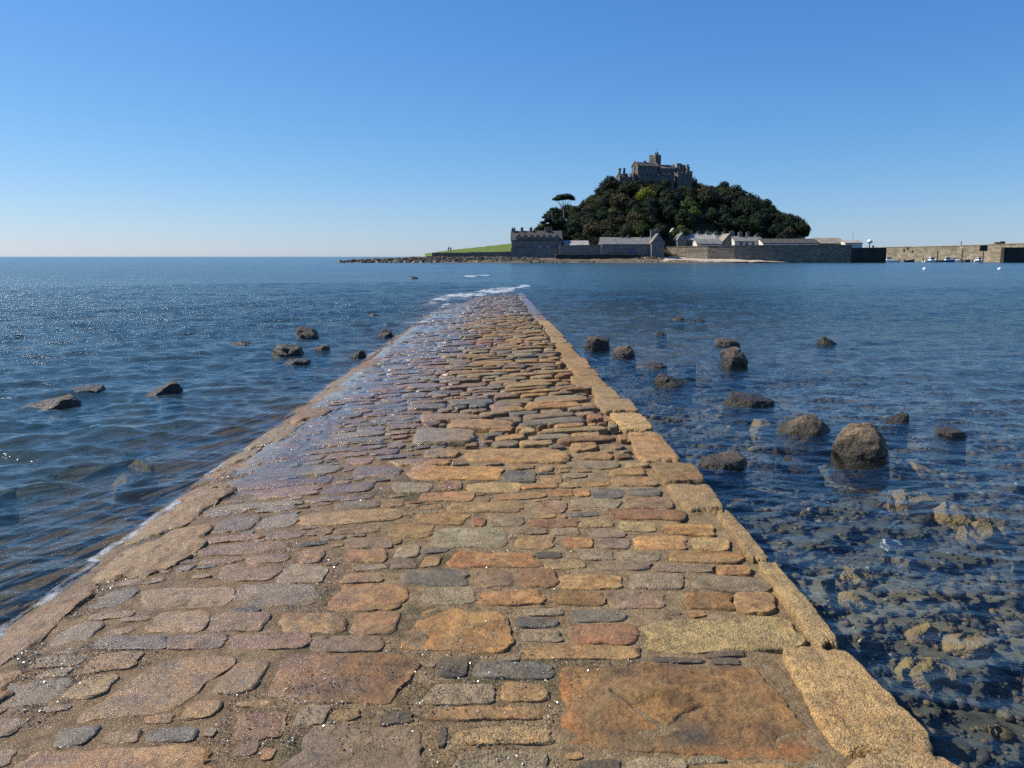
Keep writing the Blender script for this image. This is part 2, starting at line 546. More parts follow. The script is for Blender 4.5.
# ------------------------------------------------------------------ sky and sun
SUN_AZ, SUN_EL = math.radians(-71), math.radians(45)      # azimuth from +Y, minus is to the left
S = Vector((math.sin(SUN_AZ) * math.cos(SUN_EL), math.cos(SUN_AZ) * math.cos(SUN_EL), math.sin(SUN_EL)))
world = bpy.data.worlds.new('World')
SC.world = world
world.use_nodes = True
wt = world.node_tree
wt.nodes.clear()
sky = wt.nodes.new('ShaderNodeTexSky')
sky.sky_type = 'NISHITA'
sky.sun_disc = False
sky.sun_elevation = SUN_EL
sky.sun_rotation = SUN_AZ
sky.altitude = 0
sky.air_density = 1.0
sky.dust_density = 0.15
sky.ozone_density = 1.2
# a phone camera's rendering of a clear sky: each channel through its own power curve
def wmath(op, a, b):
    nd = wt.nodes.new('ShaderNodeMath')
    nd.operation = op
    for k_, v_ in enumerate((a, b)):
        if isinstance(v_, bpy.types.NodeSocket):
            wt.links.new(v_, nd.inputs[k_])
        else:
            nd.inputs[k_].default_value = v_
    return nd.outputs[0]


sep = wt.nodes.new('ShaderNodeSeparateColor')
wt.links.new(sky.outputs[0], sep.inputs[0])
comb = wt.nodes.new('ShaderNodeCombineColor')
for k_, (co, ga) in enumerate(((0.42, 1.2), (0.575, 0.87), (0.86, 0.61))):
    wt.links.new(wmath('MULTIPLY', wmath('POWER', wmath('MULTIPLY', sep.outputs[k_], 0.147), ga), co / 0.147), comb.inputs[k_])
bg = wt.nodes.new('ShaderNodeBackground')
bg.inputs['Strength'].default_value = 0.106
wo = wt.nodes.new('ShaderNodeOutputWorld')
wt.links.new(comb.outputs[0], bg.inputs[0])
wt.links.new(bg.outputs[0], wo.inputs[0])
sun_d = bpy.data.lights.new('sun', 'SUN')
sun_d.energy = 5.0
sun_d.angle = math.radians(0.55)
sun_d.color = (1.0, 0.93, 0.81)
sun = bpy.data.objects.new('sun', sun_d)
COL.objects.link(sun)
sun.rotation_euler = S.to_track_quat('Z', 'Y').to_euler()
SC.view_settings.view_transform = 'Standard'
SC.view_settings.look = 'None'
SC.view_settings.exposure = 0.42
SC.view_settings.gamma = 1.0
SC.view_settings.use_curve_mapping = False
SC.cycles.max_bounces = 8
SC.cycles.transparent_max_bounces = 12
SC.cycles.diffuse_bounces = 2
SC.cycles.glossy_bounces = 3
SC.cycles.sample_clamp_indirect = 4.0
SC.cycles.sample_clamp_direct = 10.0
SC.cycles.use_denoising = False

# ------------------------------------------------------------------ causeway shape
XL, XR = -2.44, 1.50           # water's edge on the left, outer face on the right
_yk = [-12, 3, 8, 16, 26, 36, 46, 60, 120]
_zr = [0.36, 0.36, 0.34, 0.27, 0.17, 0.08, -0.02, -0.14, -0.6]
_zl = [0.15, 0.14, 0.12, 0.085, 0.02, -0.01, -0.06, -0.2, -0.6]


def surf(x, y):
    x = np.asarray(x, float)
    y = np.asarray(y, float)
    zr, zl = np.interp(y, _yk, _zr), np.interp(y, _yk, _zl)
    t = np.clip((x - XL) / (XR - XL), 0, 1)
    tt = t ** 0.8
    z = zl + (zr - zl) * tt
    z = z + 0.014 * fbm(x * 0.8, y * 0.5, 0, 2, 5)
    # the left border rounds off into the sea
    e = np.clip((XL + 0.42 - x) / 0.42, 0, 2)
    return z - 0.055 * e ** 2


def onsurf(px, py):
    z = 0.2
    for _ in range(6):
        p = onz(px, py, z)
        z = float(surf(p[0], p[1]))
    return onz(px, py, z)[:2]


def wetness(x, y):
    t = (np.asarray(x) - XL) / (XR - XL)
    n = fbm(np.asarray(x) * 1.1, np.asarray(y) * 0.6, 0, 4, 31)
    side = 1 - sstep(0.28, 0.72, t + 0.22 * n - 0.05 * sstep(8, 30, y))
    farw = sstep(13, 26, y + 5 * n - 3 * t)
    side = side * (0.66 + 0.34 * sstep(3.6, 6.5, y))
    return np.clip(np.maximum(side, farw * 0.85) + 0.1, 0, 1)


def proud(x, y):
    """how far stones stand above the bedding between them"""
    y = np.asarray(y, float)
    x = np.asarray(x, float)
    m = sstep(5.2, 7.6, y) * sstep(-1.3, -0.3, x)
    return 0.0045 + 0.034 * m * (1 - 0.4 * sstep(20, 34, y)) + 0.010 * sstep(6, 10, y)


STONE_COL = {
    'T': (0.245, 0.155, 0.07), 'O': (0.27, 0.155, 0.062), 'G': (0.075, 0.078, 0.085), 'P': (0.15, 0.1, 0.07), 'Y': (0.29, 0.2, 0.09),
    'W': (0.21, 0.18, 0.13), 'B': (0.16, 0.088, 0.034), 'D': (0.04, 0.04, 0.043), 'R': (0.2, 0.1, 0.055), 'S': (0.155, 0.125, 0.095)}
GRAN = {'Y': 0.85, 'W': 0.7, 'S': 0.25, 'T': 0.12}


def make_stone(q, kind, h, drop, n, rings, seed, rough=1.0, e=5.0, dome=0.35):
    """q: four plan corners (front-left, front-right, back-right, back-left); returns verts, quads, tris, attributes"""
    q = np.asarray(q, float)
    a = np.linspace(0, 2 * PI, n, endpoint=False) + 0.01
    ca, sa = np.cos(a), np.sin(a)
    rad = (np.abs(ca) ** e + np.abs(sa) ** e) ** (-1.0 / e)
    u0, v0 = ca * rad, sa * rad
    size = 0.5 * (np.linalg.norm(q[1] - q[0]) + np.linalg.norm(q[2] - q[1]))
    # wavy outline
    wob = 1 + 0.085 * rough * vn(ca * 2.0 + seed, sa * 2.0, 0, seed) + 0.05 * rough * vn(ca * 5.5, sa * 5.5 + seed, 0, seed + 3) + 0.022 * vn(ca * 15, sa * 15 + seed, 0, seed + 4)
    u0, v0 = u0 * wob, v0 * wob
    inner = np.linspace(0, 1, rings + 2)[1:-1][::-1] ** 0.85
    ss = np.concatenate([[1.03, 1.0, 0.985, 0.955, 0.91], inner[inner < 0.9]])
    U = np.concatenate([(u0[None] * ss[:, None]).ravel(), [0.0]])
    Vv = np.concatenate([(v0[None] * ss[:, None]).ravel(), [0.0]])
    Sx = np.concatenate([np.repeat(ss, n), [0.0]])
    w0, w1, w2, w3 = (1 - U) * (1 - Vv) / 4, (1 + U) * (1 - Vv) / 4, (1 + U) * (1 + Vv) / 4, (1 - U) * (1 + Vv) / 4
    X = w0 * q[0, 0] + w1 * q[1, 0] + w2 * q[2, 0] + w3 * q[3, 0]
    Y = w0 * q[0, 1] + w1 * q[1, 1] + w2 * q[2, 1] + w3 * q[3, 1]
    Se = np.where(Sx > 0.6, Sx * (1 + 0.055 * 1.6 * rough * fbm(X * 22, Y * 22, seed, 3, 14)), Sx)
    prof = np.interp(Se, [0, 0.6, 0.91, 0.955, 0.985, 1.0, 1.03], [1 + dome, 1 + dome * 0.6, 0.98, 0.84, 0.5, -0.3, -0.5])
    Z = surf(X, Y) + h * prof
    amp = min(0.010, 0.03 * size) * rough
    fr = 1.0 / max(0.1, size * 0.55)
    inn = sstep(1.0, 0.9, Sx)
    Z = Z + inn * (amp * 1.4 * fbm(X * fr, Y * fr, seed * 1.7, 4, seed) + 0.0035 * rough * fbm(X * 24, Y * 24, seed, 3, seed + 9))
    tilt = RNG.normal(0, 0.012, 2)
    c = q.mean(0)
    Z = Z + (X - c[0]) * tilt[0] + (Y - c[1]) * tilt[1]
    Z[:n] = surf(X[:n], Y[:n]) - drop
    k = len(ss)
    i = np.arange(k - 1)[:, None] * n
    j = np.arange(n)[None]
    j2 = (j + 1) % n
    quads = np.stack([i + j, i + j2, i + n + j2, i + n + j], -1).reshape(-1, 4)
    last = (k - 1) * n
    tris = np.stack([last + np.arange(n), last + (np.arange(n) + 1) % n, np.full(n, k * n)], -1)
    base = (0.92 * np.array(STONE_COL[kind]) + 0.08 * np.array((0.22, 0.145, 0.075))) * (1 + RNG.normal(0, 0.11)) * (1 + RNG.normal(0, 0.03, 3))
    # patches of a second tone that belong to the stone
    alt = {'O': (0.21, 0.1, 0.04), 'B': (0.075, 0.05, 0.03), 'T': (0.2, 0.125, 0.065), 'G': (0.13, 0.125, 0.12), 'P': (0.2, 0.13, 0.08)}.get(kind, tuple(base * 0.72))
    pt = sstep(-0.02, 0.35, fbm(X * 7, Y * 7, seed * 2.3, 4, seed + 40))[:, None]
    col = base[None] * (1 - 0.7 * pt) + np.array(alt)[None] * 0.7 * pt
    wv = wetness(X, Y)
    side = sstep(0.35, 0.05, (X - XL) / (XR - XL))[:, None] * 0.45
    col = col * (1 - side) + np.array([(0.17, 0.118, 0.07)]) * side
    V = np.stack([X, Y, Z], 1)
    return V, quads, tris, {'col': col, 'wet': wetness(X, Y), 'gran': np.full(len(X), GRAN.get(kind, 0.04))}


class Pile:
    def __init__(self):
        self.V, self.Q, self.T, self.A = [], [], [], {}
        self.nv = 0

    def add(self, V, Q, T, A):
        self.V.append(V)
        if Q is not None and len(Q):
            self.Q.append(np.asarray(Q) + self.nv)
        if T is not None and len(T):
            self.T.append(np.asarray(T) + self.nv)
        for k, a in A.items():
            self.A.setdefault(k, []).append(a)
        self.nv += len(V)

    def build(self, name, mat, parent=None, smooth=True):
        return mesh_np(name, np.concatenate(self.V), np.concatenate(self.Q) if self.Q else None, np.concatenate(self.T) if self.T else None, mat, parent, smooth,
                       {k: np.concatenate(a) for k, a in self.A.items()})


# occupancy map of the paving, 2 cm cells
OX0, OY0, OC = -3.0, 1.0, 0.02
OCC = np.zeros((250, 2500), bool)


def cells(q, grow=0.0):
    q = np.asarray(q, float)
    c = q.mean(0)
    if grow:
        d = q - c
        q = c + d * (1 + grow / np.maximum(1e-3, np.linalg.norm(d, axis=1)))[:, None]
    x0, y0 = q.min(0)
    x1, y1 = q.max(0)
    ix = np.arange(max(0, int((x0 - OX0) / OC)), min(OCC.shape[0], int((x1 - OX0) / OC) + 1))
    iy = np.arange(max(0, int((y0 - OY0) / OC)), min(OCC.shape[1], int((y1 - OY0) / OC) + 1))
    if not len(ix) or not len(iy):
        return None
    gx, gy = np.meshgrid(OX0 + (ix + .5) * OC, OY0 + (iy + .5) * OC, indexing='ij')
    ins = np.ones(gx.shape, bool)
    for k in range(4):
        a, b = q[k], q[(k + 1) % 4]
        ins &= (b[0] - a[0]) * (gy - a[1]) - (b[1] - a[1]) * (gx - a[0]) > 0
    return ix, iy, ins


def overlap(q, grow=0.0):
    r = cells(q, grow)
    if r is None:
        return 0.0
    ix, iy, ins = r
    s = ins.sum()
    return (OCC[np.ix_(ix, iy)] & ins).sum() / s if s else 0.0


def occupy(q, grow=0.0):
    r = cells(q, grow)
    if r is None:
        return
    ix, iy, ins = r
    sub = OCC[np.ix_(ix, iy)]
    OCC[np.ix_(ix, iy)] = sub | ins


# stones one can recognise in the photograph: corner points read off enlargements of it and laid onto the causeway
ZA, ZB, ZC, ZE, ZG = (0, 560, 2.926), (300, 560, 2.926), (550, 560, 2.926), (300, 400, 3.938), (540, 400, 3.938)
NEAR = [
    (ZC, 'B', (30, 315, 600, 310, 790, 580, 45, 555)), (ZC, 'Y', (265, 180, 680, 165, 740, 262, 290, 272)),
    (ZB, 'O', (120, 70, 335, 75, 290, 150, 75, 145)), (ZB, 'G', (300, 30, 485, 30, 490, 78, 300, 70)), (ZB, 'P', (510, 32, 620, 35, 620, 78, 530, 78)),
    (ZB, 'R', (640, 30, 745, 28, 750, 80, 640, 75)), (ZB, 'Y', (720, 3, 830, 3, 835, 25, 725, 25)), (ZB, 'S', (870, 0, 1020, 5, 1024, 28, 880, 30)),
    (ZB, 'T', (760, 45, 935, 45, 940, 82, 765, 85)), (ZB, 'O', (530, 90, 710, 90, 715, 130, 530, 130)), (ZB, 'W', (370, 82, 510, 82, 510, 128, 360, 128)),
    (ZB, 'B', (740, 92, 880, 95, 890, 132, 745, 130)), (ZB, 'S', (900, 90, 1060, 95, 1060, 140, 915, 140)), (ZB, 'T', (170, 155, 295, 150, 270, 215, 140, 215)),
    (ZB, 'P', (40, 222, 240, 224, 230, 268, 35, 265)), (ZB, 'O', (380, 135, 620, 160, 610, 278, 265, 250)), (ZB, 'G', (640, 168, 750, 172, 750, 196, 640, 196)),
    (ZB, 'W', (660, 145, 770, 145, 765, 162, 665, 163)), (ZB, 'G', (800, 148, 950, 145, 950, 180, 800, 180)), (ZB, 'R', (790, 190, 985, 190, 985, 248, 800, 246)),
    (ZB, 'T', (660, 252, 985, 253, 985, 292, 655, 290)), (ZB, 'W', (655, 205, 760, 208, 760, 240, 655, 238)), (ZB, 'G', (515, 298, 735, 302, 735, 350, 515, 345)),
    (ZB, 'D', (410, 285, 490, 290, 485, 340, 410, 340)), (ZB, 'T', (380, 435, 705, 432, 705, 465, 385, 468)), (ZB, 'Y', (480, 495, 735, 492, 735, 540, 450, 540)),
    (ZB, 'T', (590, 362, 720, 365, 720, 412, 600, 412)), (ZB, 'W', (395, 365, 560, 365, 560, 420, 370, 420)), (ZB, 'D', (410, 490, 428, 490, 425, 540, 405, 540)),
    (ZB, 'W', (480, 560, 715, 560, 720, 640, 420, 640)), (ZB, 'S', (30, 495, 350, 490, 340, 640, -60, 640)), (ZB, 'D', (240, 455, 325, 445, 320, 475, 235, 482)),
    (ZC, 'W', (235, 40, 390, 38, 390, 85, 240, 82)), (ZC, 'S', (420, 45, 630, 50, 640, 92, 425, 85)), (ZC, 'B', (400, 100, 525, 100, 540, 148, 405, 140)),
    (ZC, 'T', (540, 95, 655, 98, 655, 150, 545, 150)), (ZC, 'O', (490, 15, 580, 18, 585, 42, 495, 42)), (ZC, 'D', (310, 286, 440, 288, 440, 302, 310, 300)),
    (ZC, 'D', (480, 288, 550, 290, 550, 306, 480, 305)), (ZC, 'W', (235, 585, 390, 583, 400, 650, 230, 650)), (ZC, 'D', (90, 590, 200, 588, 200, 640, 80, 640)),
    (ZC, 'T', (430, 600, 700, 600, 720, 660, 430, 660)),
    (ZA, 'B', (845, 270, 1225, 285, 1150, 425, 765, 400)), (ZA, 'O', (830, 155, 1010, 158, 1000, 212, 825, 208)), (ZA, 'T', (500, 290, 705, 285, 500, 440, 190, 478)),
    (ZA, 'G', (175, 495, 305, 488, 240, 540, 165, 545)), (ZA, 'O', (100, 560, 600, 545, 630, 650, 0, 650)), (ZA, 'R', (710, 445, 840, 450, 820, 520, 690, 520)),
    (ZA, 'G', (440, 495, 570, 490, 560, 530, 435, 530)), (ZA, 'O', (320, 510, 410, 495, 400, 530, 310, 535)), (ZA, 'G', (300, 222, 490, 222, 470, 262, 270, 262)),
    (ZA, 'P', (500, 220, 665, 218, 640, 258, 490, 260)), (ZA, 'P', (680, 215, 910, 215, 880, 258, 670, 258)), (ZA, 'T', (460, 155, 620, 150, 590, 210, 430, 210)),
    (ZA, 'T', (630, 155, 790, 155, 760, 208, 610, 208)), (ZA, 'S', (700, 70, 930, 75, 920, 132, 680, 132)), (ZA, 'T', (430, 85, 690, 80, 660, 140, 400, 140)),
    (ZA, 'T', (650, 15, 830, 15, 790, 60, 640, 60)), (ZA, 'W', (845, 12, 960, 20, 940, 68, 805, 66)), (ZA, 'T', (930, 505, 1000, 490, 990, 530, 900, 530)),
    (ZE, 'O', (440, 262, 790, 265, 780, 318, 440, 315)), (ZE, 'W', (470, 122, 690, 125, 680, 172, 440, 180)), (ZE, 'T', (480, 62, 700, 65, 700, 78, 475, 93)),
    (ZE, 'T', (590, 82, 835, 95, 830, 122, 590, 115)), (ZE, 'T', (660, 195, 1024, 200, 1085, 255, 655, 245)), (ZE, 'T', (500, 198, 625, 200, 620, 230, 490, 230)),
    (ZE, 'O', (360, 238, 590, 235, 590, 260, 360, 260)), (ZE, 'P', (220, 265, 400, 268, 380, 305, 205, 300)), (ZE, 'G', (800, 285, 930, 285, 930, 325, 800, 322)),
    (ZE, 'Y', (660, 330, 865, 328, 865, 365, 660, 365)), (ZE, 'P', (550, 320, 640, 320, 640, 352, 555, 352)), (ZE, 'W', (370, 325, 520, 325, 510, 365, 370, 365)),
    (ZE, 'T', (480, 365, 690, 360, 680, 398, 470, 398)), (ZE, 'T', (590, 408, 870, 405, 860, 445, 580, 440)), (ZE, 'O', (460, 450, 655, 448, 650, 490, 450, 488)),
    (ZE, 'R', (680, 465, 730, 465, 725, 495, 680, 495)), (ZE, 'S', (750, 460, 875, 460, 875, 497, 750, 497)), (ZE, 'R', (905, 472, 1100, 472, 1100, 500, 910, 500)),
    (ZE, 'P', (830, 503, 970, 504, 970, 528, 835, 526)), (ZE, 'W', (560, 505, 800, 505, 820, 580, 520, 580)), (ZE, 'T', (860, 540, 1000, 535, 990, 585, 850, 585)),
    (ZE, 'T', (370, 492, 530, 494, 510, 540, 350, 540)), (ZE, 'P', (190, 545, 360, 545, 355, 585, 190, 580)), (ZE, 'O', (600, 605, 930, 610, 935, 662, 600, 655)),
    (ZE, 'O', (180, 590, 340, 590, 335, 635, 180, 635)), (ZE, 'O', (0, 590, 95, 590, 80, 640, 0, 640)), (ZE, 'D', (930, 600, 1030, 600, 1020, 622, 935, 622)),
    (ZG, 'T', (160, 212, 280, 215, 280, 238, 165, 236)), (ZG, 'S', (175, 242, 310, 243, 300, 272, 180, 270)), (ZG, 'T', (290, 275, 410, 270, 410, 298, 275, 300)),
    (ZG, 'T', (285, 305, 440, 302, 465, 338, 285, 338)), (ZG, 'G', (205, 350, 335, 350, 325, 385, 205, 385)), (ZG, 'G', (350, 350, 475, 350, 470, 378, 350, 378)),
    (ZG, 'W', (120, 390, 315, 395, 310, 425, 125, 420)), (ZG, 'P', (345, 388, 510, 388, 520, 425, 335, 425)), (ZG, 'R', (270, 432, 570, 432, 570, 475, 285, 468)),
    (ZG, 'Y', (140, 472, 285, 474, 285, 500, 140, 498)), (ZG, 'Y', (320, 482, 450, 482, 455, 518, 320, 515)), (ZG, 'O', (490, 490, 680, 490, 690, 530, 490, 525)),
    (ZG, 'S', (190, 507, 335, 512, 335, 542, 195, 538)), (ZG, 'O', (100, 542, 205, 547, 200, 580, 100, 578)), (ZG, 'S', (235, 548, 350, 550, 350, 585, 235, 582)),
    (ZG, 'O', (370, 537, 570, 537, 580, 588, 370, 586)), (ZG, 'Y', (600, 542, 740, 547, 735, 592, 610, 585)), (ZG, 'G', (0, 600, 130, 602, 130, 625, 0, 622)),
    (ZG, 'W', (160, 594, 285, 596, 285, 630, 160, 628)), (ZG, 'W', (315, 599, 470, 602, 470, 632, 320, 630)), (ZG, 'T', (515, 595, 790, 597, 790, 640, 515, 635)),
    (ZG, 'Y', (30, 637, 180, 640, 180, 665, 30, 665)), (ZG, 'G', (230, 642, 440, 644, 440, 668, 235, 668)), (ZG, 'S', (460, 646, 680, 648, 680, 678, 460, 678)),
    (ZG, 'Y', (700, 655, 825, 658, 825, 688, 700, 688)),
]


def pxq(z, c):
    return [(z[0] + c[i] / z[2], z[1] + c[i + 1] / z[2]) for i in range(0, 8, 2)]


def ground_quad(pq):
    """photo corners TL,TR,BR,BL -> plan corners front-left, front-right, back-right, back-left"""
    tl, tr, br, bl = [onsurf(*p) for p in pq]
    return np.array([bl, br, tr, tl])


stones = Pile()
edge_specs = []
# right border slabs seen near the camera: (y top, inner x, outer x) breaks down the picture
RB = [(412.7, 609, 641), (431.7, 622, 657), (462.5, 643, 684), (485, 663, 706), (512, 691, 729), (562.5, 753, 772), (649, 808, 845), (770, 842, 955)]
RBT = [(400, 412, 593, 602, 630, 640), (413, 431.5, 609, 622, 641, 656), (432.5, 461.5, 626, 641, 657, 682), (463.5, 483.5, 648, 663, 695, 706),
       (485, 511, 662, 688, 707, 728), (512.5, 562, 716, 753, 729, 771), (563, 648, 755, 816, 773, 844), (650.5, 760, 778, 836, 847, 950)]
for y0, y1, i0, i1, o0, o1 in RBT:
    q = ground_quad([(i0, y0), (o0, y0), (o1, y1), (i1, y1)])
    q[:2, 1] += 0.016
    q[2:, 1] -= 0.016
    edge_specs.append((q, 'Y' if y0 > 480 or y0 < 430 else 'T', 0.02, 'r'))
far_y = edge_specs[0][0][2][1]
near_y = edge_specs[-1][0][0][1]
y = far_y + 0.03
while y < 46:
    L = random.uniform(0.65, 1.35)
    w = random.uniform(0.27, 0.42)
    o = XR + random.uniform(-0.04, 0.03)
    edge_specs.append((np.array([(o - w, y), (o, y), (o + random.uniform(-.02, .02), y + L), (o - w + random.uniform(-.03, .03), y + L)]), random.choice('YTYST'), 0.02, 'r'))
    y += L + 0.03
y = near_y - 0.03
while y > -3:
    L = random.uniform(0.7, 1.2)
    edge_specs.append((np.array([(1.12, y - L), (1.5, y - L), (1.5, y), (1.12, y)]), 'Y', 0.02, 'r'))
    y -= L + 0.03
y = -3.0
while y < 46:
    L = random.uniform(0.5, 1.05) if y < 11 else random.uniform(0.9, 1.8)
    w = random.uniform(0.22, 0.5)
    o = XL - 0.16 + random.uniform(-0.18, 0.2)
    sk = random.uniform(0.0, 0.25)
    edge_specs.append((np.array([(o, y - sk), (o + w + 0.1, y), (o + w + 0.1 + random.uniform(-.05, .05), y + L), (o + random.uniform(-.08, .06), y + L - sk)]),
                       random.choice('TSWYTTBO'), 0.02, 'l'))
    y += L + 0.045
for q, k, h, s in edge_specs:
    if s == 'l':
        q = q.copy()
        q[1, 0] -= 0.22
        q[2, 0] -= 0.22
    occupy(q, 0.012)

sid = 100
for z, k, c in NEAR:
    q = ground_quad(pxq(z, c))
    cq = q.mean(0)
    dq = q - cq
    q = cq + dq * (1 + 0.011 / np.maximum(0.02, np.linalg.norm(dq, axis=1)))[:, None]
    if overlap(q) > 0.5:
        continue
    occupy(q, 0.008)
    dist = q[:, 1].mean()
    sid += 1
    big = abs(q[1, 0] - q[0, 0]) > 0.55
    hp = float(proud(q[:, 0].mean(), dist))
    n, rings = (64, 16) if big and dist < 5 else (44, 10)
    if (k, c[0]) == ('B', 30):
        V, Q, T, A = make_stone(q, 'B', hp * 1.2, 0.06, 260, 90, sid, 1.0, 9.0, 0.2)

        # a broken ledge with its cracks and stains
        def seg(pts):
            P_ = np.array([onsurf(550 + a / 2.926, 560 + b / 2.926) for a, b in pts])
            best = np.full(len(V), 9.0)
            for a, b in zip(P_[:-1], P_[1:]):
                ab = b - a
                t_ = np.clip(((V[:, :2] - a) @ ab) / (ab @ ab), 0, 1)
                best = np.minimum(best, np.linalg.norm(V[:, :2] - a - t_[:, None] * ab, axis=1))
            return np.abs(best + 0.006 * fbm(V[:, 0] * 30, V[:, 1] * 30, 0, 3, 2))
        d1 = seg([(185, 385), (250, 435), (345, 495), (372, 478), (395, 455), (445, 430)])
        d2 = seg([(660, 545), (675, 518), (735, 497)])
        d3 = seg([(390, 385), (450, 400), (500, 380)])
        V[:, 2] -= 0.016 * np.exp(-(d1 / 0.011) ** 2) + 0.012 * np.exp(-(d2 / 0.007) ** 2) + 0.006 * np.exp(-(d3 / 0.02) ** 2)
        cc = np.array([onsurf(550 + a / 2.926, 560 + b / 2.926) for a, b in ((320, 400), (250, 500), (430, 510), (560, 450), (40, 430), (620, 560), (520, 310))])
        blob = lambda i, rx, ry: np.exp(-((V[:, 0] - cc[i, 0]) / rx) ** 2 - ((V[:, 1] - cc[i, 1]) / ry) ** 2)
        V[:, 2] += 0.016 * blob(0, .13, .05) - 0.010 * blob(1, .2, .07)
        nz_ = 0.6 + 0.6 * fbm(V[:, 0] * 9, V[:, 1] * 9, 0, 4, 33)
        C_ = A['col']
        for w_, tone in ((1.0 * blob(2, .1, .06), (0.045, 0.042, 0.042)), (0.9 * blob(0, .14, .04), (0.12, 0.078, 0.022)), (0.55 * blob(1, .2, .07), (0.1, 0.062, 0.026)),
                         (0.9 * blob(4, .04, .3), (0.30, 0.115, 0.035)), (0.7 * blob(5, .22, .03), (0.26, 0.1, 0.035)), (0.6 * blob(6, .3, .035), (0.1, 0.055, 0.045)),
                         (0.5 * blob(3, .13, .08), (0.2, 0.13, 0.055))):
            w_ = np.clip(w_ * nz_ * 1.3, 0, 1)[:, None]
            C_ = C_ * (1 - w_) + np.array(tone) * w_
        A['col'] = C_ * (1 - 0.8 * np.exp(-(np.minimum(d1, d2) / 0.007) ** 2))[:, None]
        stones.add(V, Q, T, A)
        continue
    stones.add(*make_stone(q, k, hp * random.uniform(0.8, 1.3), 0.06, n, rings, sid, 1.25 if k in 'BRO' else 1.0, random.choice((4.5, 5.5, 7.0)), 0.15))

# courses laid across the causeway, where no recognised stone lies
KINDS = 'TTTTOOPGGSSSWWRYBTSP'
y = 1.3
while y < 47:
    dep = random.choice((0.14, 0.17, 0.2, 0.24, 0.28, 0.33)) * random.uniform(0.85, 1.15)
    x = XL + 0.16 + random.uniform(0, 0.2)
    slope = random.uniform(-0.03, 0.03)
    gap = 0.014 if y < 8 else 0.022
    while x < XR - 0.2:
        L = random.choice((0.2, 0.28, 0.36, 0.45, 0.55, 0.7)) * random.uniform(0.85, 1.2)
        d2 = dep * random.uniform(0.78, 1.0)
        yy = y + slope * x + random.uniform(-0.012, 0.012) + random.uniform(0, dep - d2)
        j = lambda s=0.018: random.uniform(-s, s)
        q = np.array([(x + j(), yy + j()), (x + L - gap + j(), yy + j()), (x + L - gap + j(0.03), yy + d2 - gap + j()), (x + j(0.03), yy + d2 - gap + j())])
        if q[:, 0].max() > XR - 0.2:
            q[1, 0] = min(q[1, 0], XR - 0.22)
            q[2, 0] = min(q[2, 0], XR - 0.22)
            if q[1, 0] - q[0, 0] < 0.09:
                break
        ov = overlap(q, 0.004)
        if ov > 0.04:
            # try a shorter stone in what is left
            ok = False
            for s in ((0.0, 0.5), (0.5, 1.0), (0.0, 0.3), (0.7, 1.0), (0.35, 0.65)):
                for v in ((0, 1), (0, 0.55), (0.45, 1)):
                    bl = q[0] + (q[1] - q[0]) * s[0]
                    br = q[0] + (q[1] - q[0]) * s[1]
                    tl = q[3] + (q[2] - q[3]) * s[0]
                    tr = q[3] + (q[2] - q[3]) * s[1]
                    qq = np.array([bl + (tl - bl) * v[0], br + (tr - br) * v[0], br + (tr - br) * v[1], bl + (tl - bl) * v[1]])
                    if min(np.linalg.norm(qq[1] - qq[0]), np.linalg.norm(qq[3] - qq[0])) > 0.05 and overlap(qq, 0.004) < 0.03:
                        q = qq
                        ok = True
                        break
                if ok:
                    break
            if not ok:
                x += L * 0.5
                continue
        occupy(q, 0.008)
        sid += 1
        cx, cyy = q.mean(0)
        k = random.choice(KINDS)
        n, rings = (36, 8) if cyy < 9 else ((22, 4) if cyy < 20 else (14, 2))
        hp = float(proud(cx, cyy)) * random.uniform(0.6, 1.35)
        stones.add(*make_stone(q, k, hp, 0.07, n, rings, sid, 1.0, random.choice((3.2, 4.0, 5.0, 6.0)), 0.2))
        x += L
    y += dep

# small stones packed into what is still open
for tr in range(9000):
    f = tr / 9000.0
    yy = 1.8 * math.exp(random.random() * math.log(10 / 1.8))
    L = random.uniform(0.1, 0.42) * (1.15 - 0.75 * f)
    D = L * random.uniform(0.3, 0.7)
    D = max(0.05, min(D, 0.2))
    x = random.uniform(XL + 0.35, XR - 0.3 - L)
    j = lambda s_=0.012: random.uniform(-s_, s_)
    q = np.array([(x + j(), yy + j()), (x + L + j(), yy + j()), (x + L + j(), yy + D + j()), (x + j(), yy + D + j())])
    if overlap(q, 0.006) > 0.0:
        continue
    occupy(q, 0.008)
    sid += 1
    stones.add(*make_stone(q, random.choice('TTSSTOPDWB'), float(proud(x, yy)) * random.uniform(0.4, 1.1), 0.06, 30, 6, sid, 1.2, random.choice((3.0, 4.0, 5.0)), 0.4))

# bedding between the stones, down over both sides to the sea bed
ys = np.concatenate([np.linspace(-12, 1.4, 20)[:-1], 1.4 * np.exp(np.arange(0, 1, 1 / 420.0) * math.log(48 / 1.4)), np.linspace(49, 110, 40)])
xs = np.concatenate([[-5.5, -4.0, -3.2, -2.9], np.linspace(-2.75, XR - 0.03, 170)])
gx, gy = np.meshgrid(xs, ys)
gz = surf(gx, gy) - 0.004 + 0.006 * fbm(gx * 14, gy * 14, 0, 3, 77) - 0.6 * proud(gx, gy) * (proud(gx, gy) > 0.03)
gz = gz - 0.014 * sstep(1.12, 1.2, gx) * (gy < 46)
gz = gz + 0.003 * sstep(XL + 0.75, XL + 0.4, gx) * (gy < 14)
gz = np.where(gx < -2.76, -0.35 + (gx + 2.9) * 0.22, gz)
nr, nc = gx.shape
